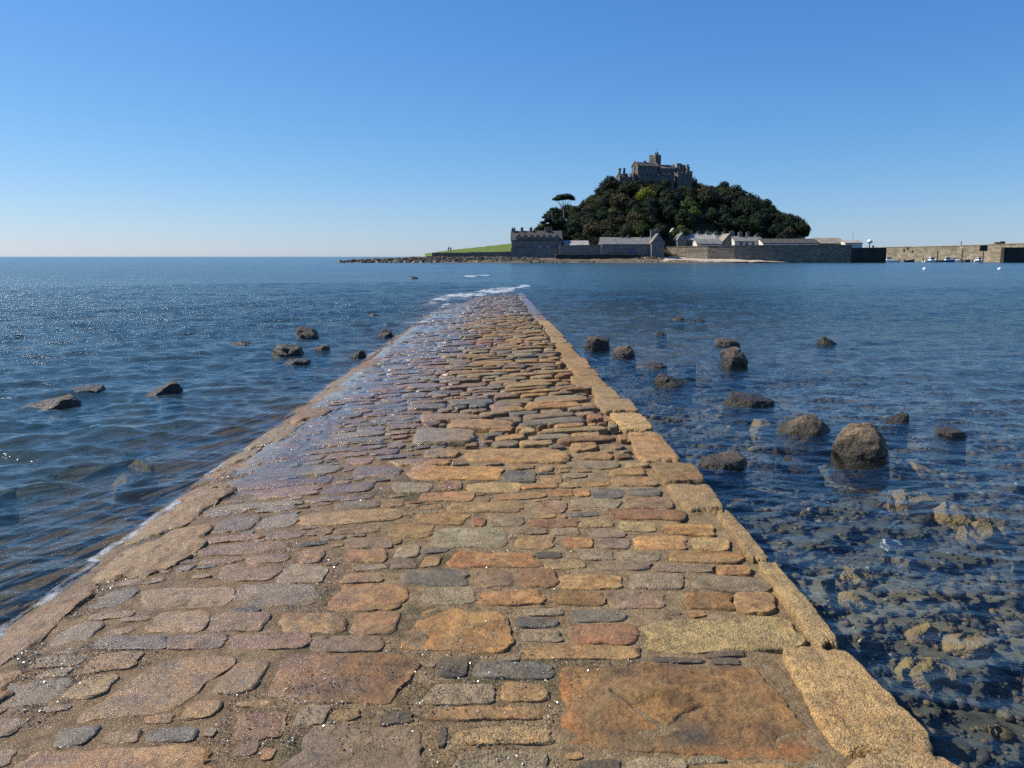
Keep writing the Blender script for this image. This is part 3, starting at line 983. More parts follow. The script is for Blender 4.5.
# right side wall
wall = np.stack([np.full(nr, XR - 0.02), ys, np.full(nr, -0.9)], 1)
V = np.concatenate([np.stack([gx, gy, gz], -1).reshape(-1, 3), wall])
idx = np.arange(nr * nc).reshape(nr, nc)
Q = np.stack([idx[:-1, :-1], idx[:-1, 1:], idx[1:, 1:], idx[1:, :-1]], -1).reshape(-1, 4)
wi = nr * nc + np.arange(nr)
Q = np.concatenate([Q, np.stack([idx[:-1, -1], wi[:-1], wi[1:], idx[1:, -1]], -1)])
wetv = np.concatenate([wetness(gx, gy).ravel(), np.ones(nr)])
moss = np.concatenate([(0.8 * sstep(0.22, 0.5, fbm(gx * 1.7, gy * 2.4, 3, 3, 51) + 0.25 * fbm(gx * 22, gy * 22, 0, 3, 52)) * sstep(0.9, -0.2, gx) * sstep(9, 5, gy)).ravel(), np.full(nr, 0.6)])
causeway = mesh_np('causeway', V, Q, None, M['mortar'], None, True, {'wet': wetv, 'moss': moss})
tag(causeway, kind='structure')
so = stones.build('cobblestones', M['stone'], causeway)
for i, (q, k, h, s) in enumerate(edge_specs):
    near = q[:, 1].mean() < 9
    V, Q, T, A = make_stone(q, k, h if s == 'r' else random.uniform(0.006, 0.018), 0.5 if s == 'r' else 0.12, 110 if near else 40, 36 if near else 8, 900 + i, 0.85 if s == 'r' else 2.0, 9.0 if s == 'r' else 4.0, 0.2)
    A['col'] = A['col'] * random.uniform(0.72, 1.22)
    if s == 'r':
        V[:, 2] += random.uniform(-0.008, 0.008)
    if s == 'l':
        V[:, 2] += 0.012 * fbm(V[:, 0] * 3.5, V[:, 1] * 3.5, 0, 4, 88) + 0.008 * fbm(V[:, 0] * 16, V[:, 1] * 7, 0, 3, 89)
    if s == 'r':
        A['wet'] = A['wet'] * np.interp(V[:, 2] - surf(V[:, 0], V[:, 1]), [-0.25, -0.02], [2.0, 1.0]).clip(0, 1)
    else:
        A['wet'] = np.full(len(V), 0.62)
        A['col'] = A['col'] * np.array([(0.84, 0.78, 0.62)])
    mesh_np('edge_stone', V, Q, T, M['stone'], causeway, True, A)

# thin water lying between the stones on the left and along the far stretch
fx = np.linspace(XL + 0.1, 1.1, 130)
fy = 3.2 * np.exp(np.linspace(0, 1, 330) * math.log(46 / 3.2))
gx, gy = np.meshgrid(fx, fy)
nz = fbm(gx * 1.3, gy * 0.55, 0, 4, 63)
tt = (gx - XL) / (XR - XL)
mask = sstep(4.4, 6.6, gy + nz) * (1 - sstep(0.34, 0.7, tt + 0.4 * nz)) + sstep(15, 30, gy) * sstep(-0.1, 0.35, nz)
mask = np.clip(mask, 0, 1)
off = -0.05 + mask * (0.05 + 0.6 * (0.0055 + 0.010 * sstep(6, 10, gy)) + 0.009 * nz)
gz = surf(gx, gy) + off
nr, nc = gx.shape
idx = np.arange(nr * nc).reshape(nr, nc)
Q = np.stack([idx[:-1, :-1], idx[:-1, 1:], idx[1:, 1:], idx[1:, :-1]], -1).reshape(-1, 4)
keep = (mask.ravel()[Q].max(1) > 0.02)
fo = mesh_np('puddle_water', np.stack([gx, gy, gz], -1).reshape(-1, 3), Q[keep], None, M['film'], None, True)
tag(fo, kind='structure')

# wet grit and shell sand caught in the joints, glossy grains multiplied to add sun glints
_o = np.array([(1, 0, 0), (0, 1, 0), (-1, 0, 0), (0, -1, 0), (0, 0, 1), (0, 0, -1)], float)
_of = np.array([(0, 1, 4), (1, 2, 4), (2, 3, 4), (3, 0, 4), (1, 0, 5), (2, 1, 5), (3, 2, 5), (0, 3, 5)])
NG = 110000
px_, py_ = [], []
u = RNG.random(NG)
gyv = 2.0 * np.exp(u * math.log(9.0 / 2.0))
gxv = XL + 0.0 + (RNG.random(NG) ** 2.1) * 3.2
dens = fbm(gxv * 2.2, gyv * 2.2, 0, 3, 71)
ix = np.clip(((gxv - OX0) / OC).astype(int), 0, OCC.shape[0] - 1)
iy = np.clip(((gyv - OY0) / OC).astype(int), 0, OCC.shape[1] - 1)
free = ~OCC[ix, iy]
kp = (free & (dens > 0.0) & (RNG.random(NG) < 0.85)) | ((dens > 0.2) & (RNG.random(NG) < 0.3))
gxv, gyv, free = gxv[kp], gyv[kp], free[kp]
ng = len(gxv)
sz = RNG.uniform(0.002, 0.0062, ng)
rot = RNG.normal(size=(ng, 3, 3))
rot = np.linalg.qr(rot)[0]
loc = np.stack([gxv, gyv, surf(gxv, gyv) + np.where(free, 0.004, 0.012)], 1)
Vg = loc[:, None] + np.einsum('nij,kj->nki', rot, _o * np.array([1, 0.8, 0.55])) * sz[:, None, None]
Tg = (np.arange(ng)[:, None, None] * 6 + _of[None]).reshape(-1, 3)
gc = np.array([(0.45, 0.36, 0.24), (0.26, 0.18, 0.1), (0.12, 0.09, 0.06), (0.75, 0.7, 0.62)])[RNG.choice(4, ng, p=[.25, .4, .27, .08])]
grit = mesh_np('grit', Vg.reshape(-1, 3), None, Tg, M['grit'], None, False, {'col': np.repeat(gc, 6, 0), 'wet': np.full(ng * 6, 0.9), 'gran': np.zeros(ng * 6)})
tag(grit, kind='stuff')


# ------------------------------------------------------------------ sea bed and sea
def bed_z(x, y):
    x = np.asarray(x, float)
    y = np.asarray(y, float)
    r = np.maximum(0, x - XR)
    l = np.maximum(0, XL - x)
    z = -0.17 - 0.035 * r - 0.012 * r ** 1.3 - 0.95 * (1 - np.exp(-l / 1.2)) - 0.07 * l - 0.012 * np.maximum(0, y - 4)
    z = np.maximum(z, -5) + 0.06 * fbm(x * 0.5, y * 0.5, 0, 3, 15)
    return z


def wave(x, y, sp):
    r = np.random.default_rng(5)
    nW = 64
    lam = np.exp(np.linspace(math.log(0.10), math.log(7.0), nW)) * r.uniform(0.93, 1.07, nW)
    main = math.radians(-62)
    ang = main + r.normal(0, 0.62, nW)
    ph = r.uniform(0, 2 * PI, nW)
    z = np.zeros_like(x)
    g1 = 0.75 + 0.4 * fbm(x * 0.22, y * 0.22, 0, 2, 8)
    g2 = 0.75 + 0.4 * fbm(x * 0.07 + 9, y * 0.07, 0, 2, 9)
    for i in range(nW):
        k = 2 * PI / lam[i]
        a = 0.0135 * lam[i] * (1.1 if lam[i] < 0.55 else 1.1 * (0.55 / lam[i]) ** 1.1)
        w = sstep(1.8, 3.2, lam[i] / sp)
        s = np.sin(k * (x * math.cos(ang[i]) + y * math.sin(ang[i])) + ph[i] + 1.2 * g2)
        z += a * w * (g1 if i % 2 else g2) * (s + 0.25 * s * s)
    return z


ang = np.concatenate([np.linspace(-180, -62, 60)[:-1], np.linspace(-62, 62, 1000), np.linspace(62, 180, 60)[1:]])
rr = [0.7]
while rr[-1] < 7000:
    r_ = rr[-1]
    rr.append(r_ * (1.0062 if r_ < 60 else (1.02 if r_ < 400 else 1.08)))
rr = np.array(rr)
A_, R_ = np.meshgrid(np.radians(ang), rr)
wx, wy = R_ * np.sin(A_), R_ * np.cos(A_)
sp = np.maximum(R_ * 0.0062, R_ * math.radians(124 / 1000.0) * 0.8)
sp = np.where(R_ >= 60, R_ * 0.02, sp)
calm = 1 - 0.5 * sstep(1.0, 2.2, wx) * (1 - sstep(10, 40, wx)) * (1 - sstep(20, 70, wy))
wz = wave(wx, wy, sp) * calm * (1 - 0.45 * np.exp(-((wx - XL) / 0.9) ** 2) * (wy > 0) * (wy < 40))
# swell breaking over the drowned stretch of the causeway
cx_ = np.interp(wy, [25, 45, 80], [-1.2, -0.3, -0.6])
brk = lambda yc, w, amp, slope, x0, x1: amp * np.exp(-((wy - yc - slope * wx + 1.6 * vn(wx * 1.4, wy * 0.2, 0, 3)) / w) ** 2) * sstep(x0 - 1, x0 + .4, wx) * (1 - sstep(x1 - .4, x1 + 1, wx))
b1 = brk(43, 4.2, 0.09, 3.2, -2.9, 2.2)
b2 = brk(78, 2.6, 0.2, 1.5, -3.2, -0.6)
b3 = brk(26.5, 0.7, 0.05, 1.6, -3.4, -1.6)
wz = wz + b1 + b2 + b3
foam = 0.85 * (b1 / 0.09) + 0.85 * (b2 / 0.16) + 0.6 * b3 / 0.05
foam = np.clip(foam * (0.8 + 0.6 * fbm(wx * 1.6, wy * 0.9, 0, 3, 12)), 0, 0.64)
# frothy lace where ripples run up the left border; its white also paints wave glints
near_l = (wx < XL + 0.6) & (wx > XL - 1.2) & (wy > 1) & (wy < 40)
edge = np.exp(-((surf(wx, wy) + 0.012 - wz) / 0.028) ** 2) * sstep(-0.1, 0.45, fbm(wx * 1.5, wy * 1.1, 0, 3, 91)) * near_l
foam = np.clip(foam + 0.62 * edge, 0, 0.8)
depth = -bed_z(wx, wy)
murk = 1 - np.exp(-0.62 * np.maximum(0, depth - 0.25))
murk = np.clip(np.maximum(murk, sstep(14, 70, R_)), 0, 1)
far = sstep(4, 30, R_) * (1 - 0.5 * sstep(60, 250, R_))
far = far * (0.55 + 0.45 * calm) + 0.0
nr, nc = wx.shape
idx = np.arange(nr * nc).reshape(nr, nc)
Q = np.stack([idx[:-1, :-1], idx[1:, :-1], idx[1:, 1:], idx[:-1, 1:]], -1).reshape(-1, 4)
# close the disc under the camera
V = np.concatenate([np.stack([wx, wy, wz], -1).reshape(-1, 3), [(0, 0, 0)]])
T = np.stack([np.full(nc - 1, nr * nc), idx[0, :-1], idx[0, 1:]], -1)
ex = lambda a: np.concatenate([a.ravel(), [a.ravel()[0]]])
sea = mesh_np('sea', V, Q[:, ::-1], T[:, ::-1], M['water'], None, True, {'murk': ex(murk), 'foam': ex(foam), 'far': ex(far), 'dist': ex(sstep(7, 60, R_))})
tag(sea, kind='structure')

ba = np.radians(np.linspace(-180, 180, 361))
br = [0.5]
while br[-1] < 7200:
    br.append(br[-1] * 1.03)
BA, BR = np.meshgrid(ba, np.array(br))
bx, by = BR * np.sin(BA), BR * np.cos(BA)
bz = bed_z(bx, by)
nr, nc = bx.shape
idx = np.arange(nr * nc).reshape(nr, nc)
Q = np.stack([idx[:-1, :-1], idx[:-1, 1:], idx[1:, 1:], idx[1:, :-1]], -1).reshape(-1, 4)
bn = sstep(-0.3, 0.4, fbm(bx * 0.9, by * 0.9, 0, 3, 21)).ravel()[:, None]
bc = np.array([(0.075, 0.07, 0.048)]) * (1 - bn) + np.array([(0.17, 0.14, 0.085)]) * bn
bed = mesh_np('sea_bed', np.stack([bx, by, bz], -1).reshape(-1, 3), Q[:, ::-1], None, M['bed'], None, True, {'col': bc})
tag(bed, kind='structure')

# stony bottom seen through the shallow water
bm = bmesh.new()
bmesh.ops.create_icosphere(bm, subdivisions=2, radius=1.0)
ICO2V = np.array([v.co[:] for v in bm.verts])
ICO2F = np.array([[v.index for v in f.verts] for f in bm.faces])
bm.free()
bm = bmesh.new()
bmesh.ops.create_icosphere(bm, subdivisions=1, radius=1.0)
ICO1V = np.array([v.co[:] for v in bm.verts])
ICO1F = np.array([[v.index for v in f.verts] for f in bm.faces])
bm.free()
NP_ = 17000
u = RNG.random(NP_)
pyv = 1.2 * np.exp(u * math.log(17 / 1.2))
side = RNG.random(NP_) < 0.94
pxv = np.where(side, XR + 0.05 + RNG.random(NP_) * np.minimum(12, 1.5 + pyv * 0.8), XL - 0.35 - RNG.random(NP_) * np.minimum(5, 1 + pyv * 0.5))
psz = 0.0155 * np.exp(RNG.normal(0, 0.55, NP_)) * (0.85 + 0.10 * pyv)
psz = np.clip(psz, 0.010, 0.10)
pal = np.array([(0.055, 0.048, 0.034), (0.09, 0.072, 0.044), (0.17, 0.11, 0.045), (0.05, 0.052, 0.026), (0.17, 0.132, 0.075), (0.36, 0.32, 0.23)])
pc = 0.8 * pal[RNG.choice(6, NP_, p=[.3, .25, .17, .16, .10, .02])] * RNG.uniform(0.7, 1.3, (NP_, 1))
dims = np.stack([RNG.uniform(0.8, 1.4, NP_), RNG.uniform(0.7, 1.1, NP_), RNG.uniform(0.4, 0.7, NP_)], 1) * psz[:, None]
th = RNG.random(NP_) * 2 * PI
dirn = ICO1V[None] * (1 + 0.22 * vn(ICO1V[None, :, 0] * 1.7 + np.arange(NP_)[:, None] * 3.1, ICO1V[None, :, 1] * 1.7, ICO1V[None, :, 2] * 1.7, 4))[..., None]
loc_ = dirn * dims[:, None]
vx = loc_[..., 0] * np.cos(th)[:, None] - loc_[..., 1] * np.sin(th)[:, None] + pxv[:, None]
vy = loc_[..., 0] * np.sin(th)[:, None] + loc_[..., 1] * np.cos(th)[:, None] + pyv[:, None]
vz = loc_[..., 2] + (bed_z(pxv, pyv) + 0.3 * dims[:, 2])[:, None]
n1 = len(ICO1V)
peb = mesh_np('pebbles', np.stack([vx, vy, vz], -1).reshape(-1, 3), None, (np.arange(NP_)[:, None, None] * n1 + ICO1F[None]).reshape(-1, 3), M['pebble'], None, True,
              {'col': np.repeat(pc, n1, 0)})
tag(peb, kind='stuff')

# ------------------------------------------------------------------ boulders standing in the water
bm = bmesh.new()
bmesh.ops.create_icosphere(bm, subdivisions=5, radius=1.0)
ICO4V = np.array([v.co[:] for v in bm.verts])
ICO4F = np.array([[v.index for v in f.verts] for f in bm.faces])
bm.free()


HULLS = {
    'big': [(-.92, -.2, .42), (-.35, .15, .96), (.3, -.05, 1.0), (.42, -.72, .62), (.6, .5, .88), (.93, .05, .4), (-.55, -.75, .34), (.12, -.9, .3), (-.6, .6, .6)],
    'peak': [(-.12, 0, 1.0), (.15, .2, .96), (.48, -.3, .62), (-.5, -.5, .5), (-.8, .2, .36), (.82, .2, .36), (.2, -.85, .3)],
    'wedge': [(-.95, 0, .12), (-.4, -.5, .36), (-.3, .5, .5), (.55, -.45, .86), (.6, .4, 1.0), (.8, -.2, .8), (.95, .3, .4)],
    'block': [(-.7, -.6, .75), (-.75, .6, .9), (.1, -.75, .86), (.7, .6, 1.0), (.78, -.5, .68), (0, .7, .98)],
    'slab': [(-.85, -.5, .42), (-.7, .6, .6), (.7, .6, 1.0), (.8, -.4, .78), (0, -.8, .5), (.95, .2, .6), (-.2, .1, .82)],
    'round': [(-.8, -.3, .5), (-.4, .3, .95), (.2, -.2, 1.0), (.5, .5, .9), (.85, -.1, .5), (-.3, -.75, .5), (.4, -.7, .55), (-.7, .6, .6)],
}


def hull_rock(kind, dim, zsplit, seed, mirror=False):
    """broken block: hull of a few corner points, its faces cut fine and roughened; zsplit = share of the height above the water"""
    r = np.random.default_rng(seed)
    top = np.array(HULLS[kind], float)
    top[:, :2] += r.normal(0, .07, (len(top), 2))
    top[:, 2] = np.minimum(1.0, top[:, 2] + r.normal(0, .04, len(top)))
    a = np.linspace(0, 2 * PI, 9, endpoint=False) + r.uniform(0, .6)
    rr_ = r.uniform(.86, 1.04, 9)
    ring = np.stack([np.cos(a) * rr_, np.sin(a) * rr_, np.zeros(9)], 1)
    low = np.stack([np.cos(a + .2) * rr_ * 1.04, np.sin(a + .2) * rr_ * 1.04, np.full(9, -1.0)], 1)
    P = np.concatenate([top, ring, low])
    if mirror:
        P[:, 0] *= -1
    P[:, 0] *= dim[0] / 2
    P[:, 1] *= dim[1] / 2
    P[:, 2] = np.where(P[:, 2] > 0, P[:, 2] * dim[2] * zsplit, P[:, 2] * dim[2] * (1 - zsplit))
    bm = bmesh.new()
    for p in P:
        bm.verts.new(p)
    res = bmesh.ops.convex_hull(bm, input=bm.verts)
    bmesh.ops.delete(bm, geom=[v for v in bm.verts if not v.link_faces], context='VERTS')
    bmesh.ops.triangulate(bm, faces=bm.faces)
    bmesh.ops.subdivide_edges(bm, edges=bm.edges, cuts=3, use_grid_fill=True)
    for _ in range(1):
        bmesh.ops.smooth_vert(bm, verts=bm.verts, factor=0.08, use_axis_x=True, use_axis_y=True, use_axis_z=True)
    bmesh.ops.subdivide_edges(bm, edges=bm.edges, cuts=2, use_grid_fill=True)
    bmesh.ops.triangulate(bm, faces=bm.faces)
    bm.normal_update()
    N = np.array([v.normal[:] for v in bm.verts])
    V = np.array([v.co[:] for v in bm.verts])
    Fc = np.array([[v.index for v in f.verts] for f in bm.faces])
    bm.free()
    s_ = max(dim[0], dim[2]) * 0.5
    Vn = V / s_
    ridge = 1 - np.abs(fbm(Vn[:, 0] * 1.6 + seed, Vn[:, 1] * 1.6, Vn[:, 2] * 2.2, 4, seed))
    d = 0.10 * (ridge - 0.85) + 0.045 * fbm(Vn[:, 0] * 6, Vn[:, 1] * 6, Vn[:, 2] * 6 + seed, 3, seed + 1) + 0.014 * fbm(Vn[:, 0] * 17, Vn[:, 1] * 17, Vn[:, 2] * 17, 2, seed + 2)
    return V + N * (d * s_)[:, None], Fc


GB_R, GB_L = 'rocks standing in the water beside the causeway', 'rocks standing in the water beside the causeway'


def boulder(px0, px1, ytop, ybase, label, mat='rock_dark', seed=1, facets=9, cut=0.72, depth=0.85, skew=(0, 0), tilt=0.0, sunk=None, name='boulder', cat='rock', hull=None, mirror=None):
    """a rock whose waterline is at ybase; sunk: how far its top lies below the water"""
    c = 0.5 * (px0 + px1)
    zref = 0.0 if sunk is None else -0.3
    p = onz(c, ybase, zref)
    w = abs(onz(px1, ybase, zref)[0] - onz(px0, ybase, zref)[0])
    dist = math.hypot(p[1], H)
    dd = w * depth
    yc = p[1] + dd * 0.42
    if sunk is None:
        # height that reaches ytop at the middle of the rock
        top = at(c, ytop, yc)[2]
        top = max(0.05, top * 0.92)
        bot = float(bed_z(p[0], yc)) - 0.05
        bot = max(bot, -max(0.3, top * 1.3))
    else:
        bot = float(bed_z(p[0], yc)) - 0.04
        top = max(bot + 0.12, -sunk)
        bot = max(bot, top - 0.3)
    hull = hull or ('peak', 'wedge', 'block', 'slab', 'round')[seed % 5]
    P, Fc = hull_rock(hull, (w, dd, top - bot), 0.55 if sunk is not None else top / (top - bot), seed, bool(seed % 2) if mirror is None else mirror)
    if sunk is not None:
        P[:, 2] += top - P[:, 2].max()
    o = mesh_np(name, P, None, Fc, M[mat], None, True, loc=(p[0], yc, 0))
    # keep it on its line of sight although the middle is further back than the waterline
    o.location.x = p[0] * (yc / p[1]) if p[1] > 3 else p[0]
    tag(o, label, cat, 'rocks in the water beside the causeway')
    return o


B = boulder
B(295, 320, 325, 339, 'dark rounded boulder at the back of the rock cluster left of the causeway', seed=3)
B(228, 255, 341, 347, 'low dark rock awash, left end of the farther left cluster', seed=4)
B(270, 305, 344, 359, 'flat-topped brown block at the front of the farther left cluster', seed=15, hull='block')
B(302, 332, 344, 354, 'low slab leaning right beside the flat-topped block on the left', seed=6, hull='wedge', mirror=False, mat='rock_tan')
B(283, 313, 359, 366, 'thin dark shelf of rock at the foot of the flat-topped block', seed=7)
B(347, 366, 349, 359, 'small dark wedge-shaped rock between the left cluster and the causeway', seed=8, hull='wedge', mirror=False)
B(377, 394, 329, 337, 'small dark rock close to the causeway edge, right of the cluster', seed=9)
B(367, 379, 312, 318, 'tiny brown rock farthest along the left edge of the causeway', seed=10)
B(145, 182, 379, 398, 'dark wedge of rock alone, tilted up to the right', seed=11, hull='wedge', mirror=False)
B(61, 108, 386, 398, 'dark low rock behind the pale wet slab at the left', seed=12)
B(20, 80, 395, 411, 'pale wet slab of rock sloping into the sea at the left', mat='rock_tan', seed=13, hull='wedge', mirror=False)
B(408, 418, 276, 279, 'speck of dark rock far out left of the drowned causeway', seed=14)
B(583, 612, 335.5, 351, 'dark square-shouldered boulder nearest the causeway on the right', seed=21, hull='block')
B(611, 636, 344, 358, 'rounded tan boulder touching the dark square-shouldered one', mat='rock_tan', seed=22, hull='round')
B(656, 667, 331, 337, 'very small dark rock beyond the two boulders by the causeway', seed=23)
B(643, 668, 362.5, 369, 'low brown rock awash in front of the rounded tan boulder', seed=24)
B(679, 697, 362, 366, 'thin brown rock barely breaking the water before the slab pile', seed=25)
B(655, 692, 372, 386, 'dark rock with a long low tail to its right', seed=26, hull='wedge', mirror=True)
B(712, 742, 338.5, 347, 'pale flat slab lying at the back of the right-hand rock pile', mat='rock_tan', seed=27)
B(718, 741, 346, 357, 'tan rock wedged between the pale slab and the dark boulder', mat='rock_tan', seed=28)
B(720, 749, 347.5, 368.5, 'dark upright boulder at the front of the right-hand rock pile', seed=29, cut=0.66)
B(671, 686, 316, 320.5, 'small pale rock far out on the right, the longer of two', mat='rock_tan', seed=30)
B(694, 706, 318, 321.5, 'small dark rock far out on the right beside a longer pale one', seed=31)
B(818, 838, 335, 345, 'small pointed dark rock alone out on the right', seed=32, hull='wedge', mirror=True)
B(723, 775, 391, 408, 'broad flat dark rock midway out on the right', seed=33, hull='slab', mirror=True)
B(774, 833, 411, 437, 'brown peaked boulder left of the largest boulder', mat='rock_tan', seed=34, hull='peak', mirror=False)
B(829, 889, 420, 459, 'largest boulder, grey and angular with a dark right face', mat='rock_tan', seed=47, depth=0.9, hull='big', mirror=False)
B(884, 909, 411, 425, 'small dark rock just behind and right of the largest boulder', seed=36)
B(931, 965, 428, 439, 'low brown rock awash right of the largest boulder', mat='rock_tan', seed=37)
B(696, 748, 452, 473, 'tan-topped rock with a dark front close to the causeway border', mat='rock_tan', seed=38, hull='slab', mirror=False)
B(748, 773, 431, 443, 'greenish rock just under water left of the brown peaked boulder', 'rock_sunk', 39, sunk=0.02)
B(755, 824, 466, 494, 'long brown rock half sunk in front of the brown peaked boulder', 'rock_tan', 40, sunk=-0.03, depth=0.6)
B(902, 942, 474, 490, 'tan rock seen under water below the largest boulder', 'rock_sunk', 41, sunk=0.06)
B(885, 935, 500, 516, 'dull brown rock deep under water in front of the largest boulder', 'rock_sunk', 42, sunk=0.14)
B(880, 902, 548, 557, 'white stone on the sea bed right of the causeway', 'rock_pale', 43, sunk=0.22)
B(832, 872, 583, 600, 'orange-brown stone on the sea bed nearest the causeway border', 'rock_sunk', 44, sunk=0.15)
B(826, 870, 603, 625, 'dark mottled stone on the sea bed under the orange-brown one', 'rock_sunk', 45, sunk=0.2)
B(902, 936, 634, 658, 'round mottled stone on the sea bed, left of two side by side', 'rock_sunk', 46, sunk=0.16)
B(940, 986, 644, 672, 'golden streaked stone on the sea bed, right of two side by side', 'rock_sunk', 48, sunk=0.14)
B(888, 960, 676, 712, 'wide brown slab on the sea bed nearest the bottom corner', 'rock_sunk', 49, sunk=0.1)
B(955, 1000, 530, 546, 'brown stone under water at the right side of the picture', 'rock_sunk', 50, sunk=0.12)
B(935, 990, 512, 528, 'olive ledge of rock under water at the far right', 'rock_sunk', 51, sunk=0.13)
B(0, 20, 517, 528, 'brown rock awash at the left side of the picture', 'rock_tan', 52, sunk=-0.01)
B(130, 158, 476, 488, 'orange stone glimmering under the water left of the causeway', 'rock_sunk', 53, sunk=0.05)
B(112, 140, 490, 502, 'brown stone under water just in front of the orange one', 'rock_sunk', 54, sunk=0.06)

# ------------------------------------------------------------------ the island
YR = 325.0
SKY = [(500, 256), (530, 250), (545, 226), (552, 216), (565, 209), (578, 207), (586, 202), (596, 197), (604, 192), (610, 186), (618, 184), (640, 186), (690, 186), (700, 189), (712, 191),
       (724, 188), (736, 194), (744, 200), (757, 204), (769, 210), (781, 217), (790, 226), (800, 232), (812, 241), (830, 252), (870, 257)]
_sx = [at(a, b, YR)[0] for a, b in SKY]
_sz = [max(0.0, at(a, b, YR)[2] - (1.2 if 612 < a < 695 else (4.6 if b < 250 else 3))) for a, b in SKY]


def hill(x, y):
    x = np.asarray(x, float)
    y = np.asarray(y, float)
    R = np.interp(x, _sx, _sz)
    q = np.where(y < YR, (YR - y) / 62.0, (y - YR) / 80.0)
    f = np.clip(1 - q ** 1.35, 0, 1)
    plat = 2.6 * sstep(252, 264, y) * sstep(10, 22, x) * (1 - sstep(114, 121, x))
    return np.maximum(R * f, plat) * (1 - sstep(405, 430, y)) - 0.4


ix_, iy_ = np.meshgrid(np.linspace(-5, 190, 160), np.linspace(250, 430, 110))
iz_ = hill(ix_, iy_) + 0.4 * fbm(ix_ * .2, iy_ * .2, 0, 3, 4) * (hill(ix_, iy_) > 3)
nr, nc = ix_.shape
idx = np.arange(nr * nc).reshape(nr, nc)
Q = np.stack([idx[:-1, :-1], idx[:-1, 1:], idx[1:, 1:], idx[1:, :-1]], -1).reshape(-1, 4)
tag(mesh_np('hill', np.stack([ix_, iy_, iz_], -1).reshape(-1, 3), Q, None, M['earth'], None, True), kind='structure')


def strip(name, prof, mat, n=90, jit=0.15, seed=0):
    """ground sheet from rows of (px, y in the photo or metres) points: prof is a list of rows, each a list of 3d points of equal number"""
    rows = [np.array(r) for r in prof]
    dense = []
    for r in rows:
        t = np.linspace(0, len(r) - 1, n)
        dense.append(np.stack([np.interp(t, range(len(r)), r[:, k]) for k in range(3)], 1))
    G = []
    m = 8
    for a, b in zip(dense[:-1], dense[1:]):
        for s in np.linspace(0, 1, m, endpoint=False):
            G.append(a + (b - a) * s)
    G.append(dense[-1])
    G = np.array(G)
    G[..., 2] += jit * fbm(G[..., 0] * 0.5, G[..., 1] * 0.5, 0, 4, seed)
    nr, nc = G.shape[:2]
    idx = np.arange(nr * nc).reshape(nr, nc)
    Q = np.stack([idx[:-1, :-1], idx[:-1, 1:], idx[1:, 1:], idx[1:, :-1]], -1).reshape(-1, 4)
    return tag(mesh_np(name, G.reshape(-1, 3), Q, None, mat, None, True), kind='structure')


def g(px, Y, z):
    p = at(px, 257, Y)
    return (p[0], Y, z)


strip('beach', [[g(335, 246, -0.4), g(440, 243, -0.4), g(560, 242, -0.4), g(640, 241, -0.4), g(720, 242, -0.4), g(830, 246, -0.5)],
                [g(335, 256, 0.3), g(440, 252, 0.9), g(560, 250, 0.9), g(640, 249, 1.1), g(720, 247, 0.5), g(830, 249, -0.2)],
                [g(335, 266, 0.2), g(440, 262, 1.6), g(560, 258, 1.7), g(640, 259, 2.2), g(720, 262, 1.5), g(830, 262, 0.6)],
                [g(335, 300, -0.5), g(440, 300, 1.5), g(560, 280, 2.0), g(640, 275, 2.4), g(720, 275, 2.0), g(830, 275, 1.0)]], M['beach'], jit=0.35, seed=3)
strip('sand', [[g(637, 247.2, 0.62), g(665, 246, 0.45), g(700, 245.5, 0.35), g(760, 245.6, 0.28), g(815, 246.5, 0.1)],
               [g(640, 257, 2.35), g(665, 256, 2.1), g(700, 252, 1.35), g(760, 248.5, 0.9), g(815, 248.5, 0.3)]], M['sand'], jit=0.25, seed=5)
strip('grass_slope', [[g(425, 262, 2.0), g(445, 262, 3.2), g(480, 262, 3.4), g(515, 262, 3.6)],
                      [g(425, 274, 3.0), g(445, 276, 4.0), g(480, 280, 5.4), g(515, 282, 6.9)],
                      [g(425, 320, 1.0), g(445, 330, 2.0), g(480, 330, 3.0), g(515, 330, 4.5)]], M['grass'], jit=0.2, seed=6)


def rock_heap(name, spots, mat):
    """many shore rocks nobody could count, one mesh"""
    p = Pile()
    for i, (x, y, z, s) in enumerate(spots):
        d = ICO2V * (1 + 0.3 * vn(ICO2V[:, 0] * 1.5 + i * 2.3, ICO2V[:, 1] * 1.5, ICO2V[:, 2] * 1.5, 6))[:, None]
        d = d * np.array([RNG.uniform(0.8, 1.5), RNG.uniform(0.8, 1.2), RNG.uniform(0.5, 0.9)]) * s
        p.add(d + np.array([x, y, z]), None, ICO2F, {})
    return tag(p.build(name, mat, None, False), kind='stuff')


sp_ = []
for i in range(620):
    px = 338 + 200 * random.random() ** 0.85
    Yv = random.uniform(247, 258)
    zt = np.interp(px, [338, 350, 430, 530], [0.2, 0.75, 1.6, 1.4])
    k = (Yv - 247) / 11.0
    p = g(px, Yv, zt * min(1, k * 1.7) - 0.15)
    sp_.append((*p, random.uniform(0.3, 0.9)))
for i in range(260):
    px = random.uniform(530, 660)
    Yv = random.uniform(244.5, 250)
    p = g(px, Yv, 0.05 + 0.13 * (Yv - 244.5))
    sp_.append((*p, random.uniform(0.15, 0.45)))
for i in range(70):
    px = random.uniform(636, 668)
    Yv = random.uniform(249, 256)
    sp_.append((*g(px, Yv, 1.0 + 0.16 * (Yv - 249)), random.uniform(0.25, 0.6)))
rock_heap('shore_rocks', sp_, M['rock_shore'])


